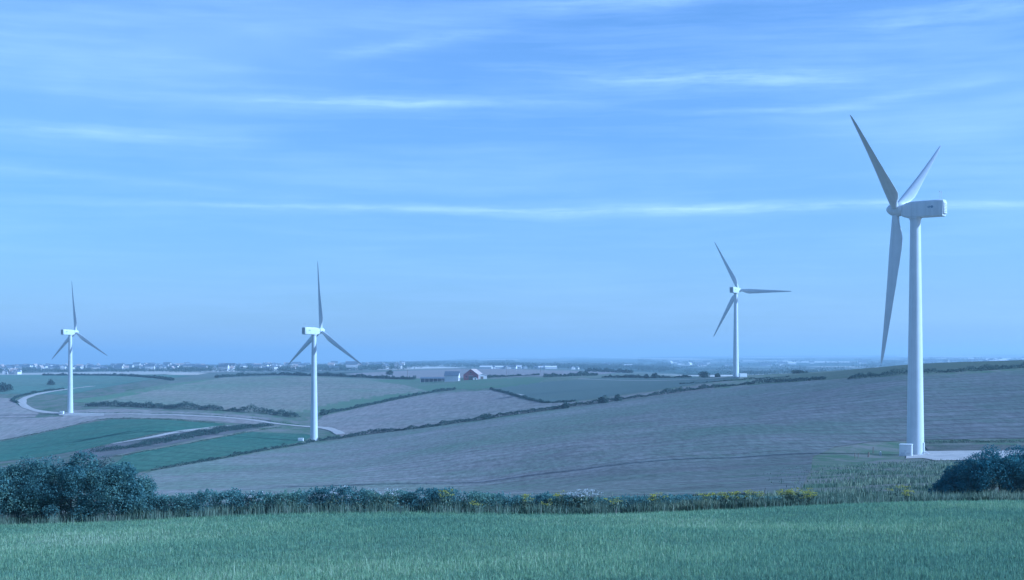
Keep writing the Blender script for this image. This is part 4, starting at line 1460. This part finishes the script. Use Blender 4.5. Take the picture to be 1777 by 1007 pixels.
# ------------------------------------------------------------------ far town, hamlets and woods
def house_mesh(w, l, e, r, white=True):
    mb = MB()
    h = w / 2
    mb.add([(-l / 2, -h, -3), (l / 2, -h, -3), (l / 2, h, -3), (-l / 2, h, -3), (-l / 2, -h, e), (l / 2, -h, e), (l / 2, h, e), (-l / 2, h, e), (-l / 2, 0, r), (l / 2, 0, r)],
           [(0, 1, 5, 4), (2, 3, 7, 6), (1, 2, 6, 9, 5), (3, 0, 4, 8, 7)], 0)
    o = 0.5
    for s in (-1, 1):
        q = [(-l / 2 - o, s * (h + o), e - 0.3), (l / 2 + o, s * (h + o), e - 0.3), (l / 2 + o, 0, r + 0.1), (-l / 2 - o, 0, r + 0.1)]
        q2 = [(a, b, c + 0.3) for a, b, c in q]
        fs = [(3, 2, 1, 0), (4, 5, 6, 7), (0, 1, 5, 4), (1, 2, 6, 5), (2, 3, 7, 6), (3, 0, 4, 7)]
        if s > 0:
            fs = [f[::-1] for f in fs]
        mb.add(q + q2, fs, 1)
    mb.box((-l / 2 + 0.6, -0.5, r - 1.2), (-l / 2 + 1.8, 0.5, r + 1.3), 0)
    return mb


HOUSES = []
for k, (w, l, e, r, rm) in enumerate(((8, 14, 5.5, 9, 'slate'), (9, 20, 5.2, 8.8, 'slate'), (7.5, 11, 5.8, 9.5, 'tan_roof'), (10, 30, 4.5, 7.5, 'whitewash'), (9, 16, 8.0, 11.5, 'slate'))):
    me = house_mesh(w, l, e, r).mesh('house')
    me.materials.append(M['whitewash']); me.materials.append(M[rm])
    HOUSES.append(me)


def houses(n, px0, px1, d0, d1, kinds, label, group, scale=(0.9, 1.5), cluster=3.0):
    rg = np.random.default_rng(int(px0 + d0))
    k = 0
    tries = 0
    while k < n and tries < n * 30:
        tries += 1
        px = rg.uniform(px0, px1)
        d = rg.uniform(d0, d1)
        if mnoise.noise((px / 40.0 * cluster * 0.4, d / 350.0, 3.0)) < -0.05:
            continue
        p = spot(px, d)
        o = bpy.data.objects.new('house', HOUSES[kinds[rg.integers(0, len(kinds))]])
        o.location = p
        o.rotation_euler = (0, 0, rg.choice([0.0, 0.15, -0.2, 1.2, 1.6]) + rg.normal(0, 0.08))
        s = rg.uniform(*scale)
        o.scale = (s, s, s)
        COL.objects.link(o)
        tag(o, label, 'house', group)
        k += 1


houses(70, -20, 150, 3300, 5200, (0, 1, 2, 4), 'tiny white house in the far town at the left end of the horizon', 'houses of the far left town')
houses(60, 150, 330, 3300, 5600, (0, 1, 2, 4), 'tiny white house in the far town behind the leftmost turbine blades', 'houses of the town behind the leftmost turbine')
houses(70, 330, 700, 2700, 5200, (0, 1, 2, 4), 'tiny pale house in the wooded far town behind the second turbine', 'houses of the wooded town')
houses(7, 0, 40, 2450, 2600, (0, 2), 'white cottage in the row beyond the left pasture', 'cottages beyond the left pasture', (0.8, 1.1), 1)
houses(16, 838, 880, 2750, 2950, (3, 1), 'long white roof in the hamlet right behind the red barn', 'white roofs behind the barn', (0.55, 0.8), 1)
houses(24, 880, 1010, 2750, 3050, (3, 0, 1), 'white building in the hamlet far right of the farm', 'white hamlet right of the farm', (0.6, 0.9), 1)
houses(22, 1040, 1500, 4500, 6500, (0, 1, 3), 'tiny white farmhouse scattered on the far plain at right', 'farmhouses on the far plain', (1.0, 1.6), 1)
houses(20, 1600, 1760, 4500, 5500, (0, 1, 3), 'tiny white building far behind the nearest turbine', 'buildings behind the nearest turbine', (1.2, 1.8), 1)


def woods():
    rg = np.random.default_rng(99)
    P, S = [], []
    bands = [(-60, 340, 2900, 5200, 260, 7), (300, 700, 2500, 4600, 420, 9), (860, 1160, 3000, 5200, 300, 10), (600, 900, 3500, 8000, 150, 9),
             (1100, 1800, 2400, 9000, 200, 9), (1280, 1420, 1900, 2500, 40, 8)]
    for px0, px1, d0, d1, n, hh in bands:
        for _ in range(n):
            px = rg.uniform(px0, px1)
            d = math.exp(rg.uniform(math.log(d0), math.log(d1)))
            ln = rg.uniform(15, 70) * (d / 3000) ** 0.6
            m = int(30 + ln * 1.2)
            x0 = (px - PX_C) / F_PX * d
            xs = x0 + rg.uniform(-0.5, 0.5, m) * ln
            ys = d + rg.normal(0, 6, m) + (xs - x0) * rg.normal(0, 0.25)
            zs = np.abs(rg.normal(0.5, 0.28, m)).clip(0, 1.2) * hh * rg.uniform(0.5, 1.1)
            P.append(np.stack([xs, ys, height(xs, ys) + zs], 1))
            S.append(np.full(m, 1.0 * d / 1500))
    P = np.concatenate(P); S = np.concatenate(S)
    o = obj('far_woodland', poly_mesh('far_woodland', leaf_quads(P, S), 4, rg.uniform(0, 1, len(P))), None, M['wood'])
    tag(o, 'dark hedges and woods spread over the hazy far plain', 'woodland', kind='stuff')


woods()


# ------------------------------------------------------------------ haze
def build_haze():
    lo = min((o.matrix_world @ Vector(c)).z for o in COL.objects if o.name.startswith('ground') for c in o.bound_box)
    me = MB().box((-16000, -60, lo - 12), (16000, 16600, 150)).mesh('haze')
    m, t = mat_new('haze')
    v = t.n('ShaderNodeVolumePrincipled')
    v.inputs['Color'].default_value = (0.70, 0.88, 1.0, 1)
    v.inputs['Density'].default_value = 1.5e-4
    v.inputs['Anisotropy'].default_value = 0.2
    o = t.n('ShaderNodeOutputMaterial')
    t.link(v.outputs[0], o.inputs['Volume'])
    h = obj('haze', me, None, m)
    tag(h, 'thin blue summer haze lying over the whole valley', 'haze', kind='stuff')


build_haze()
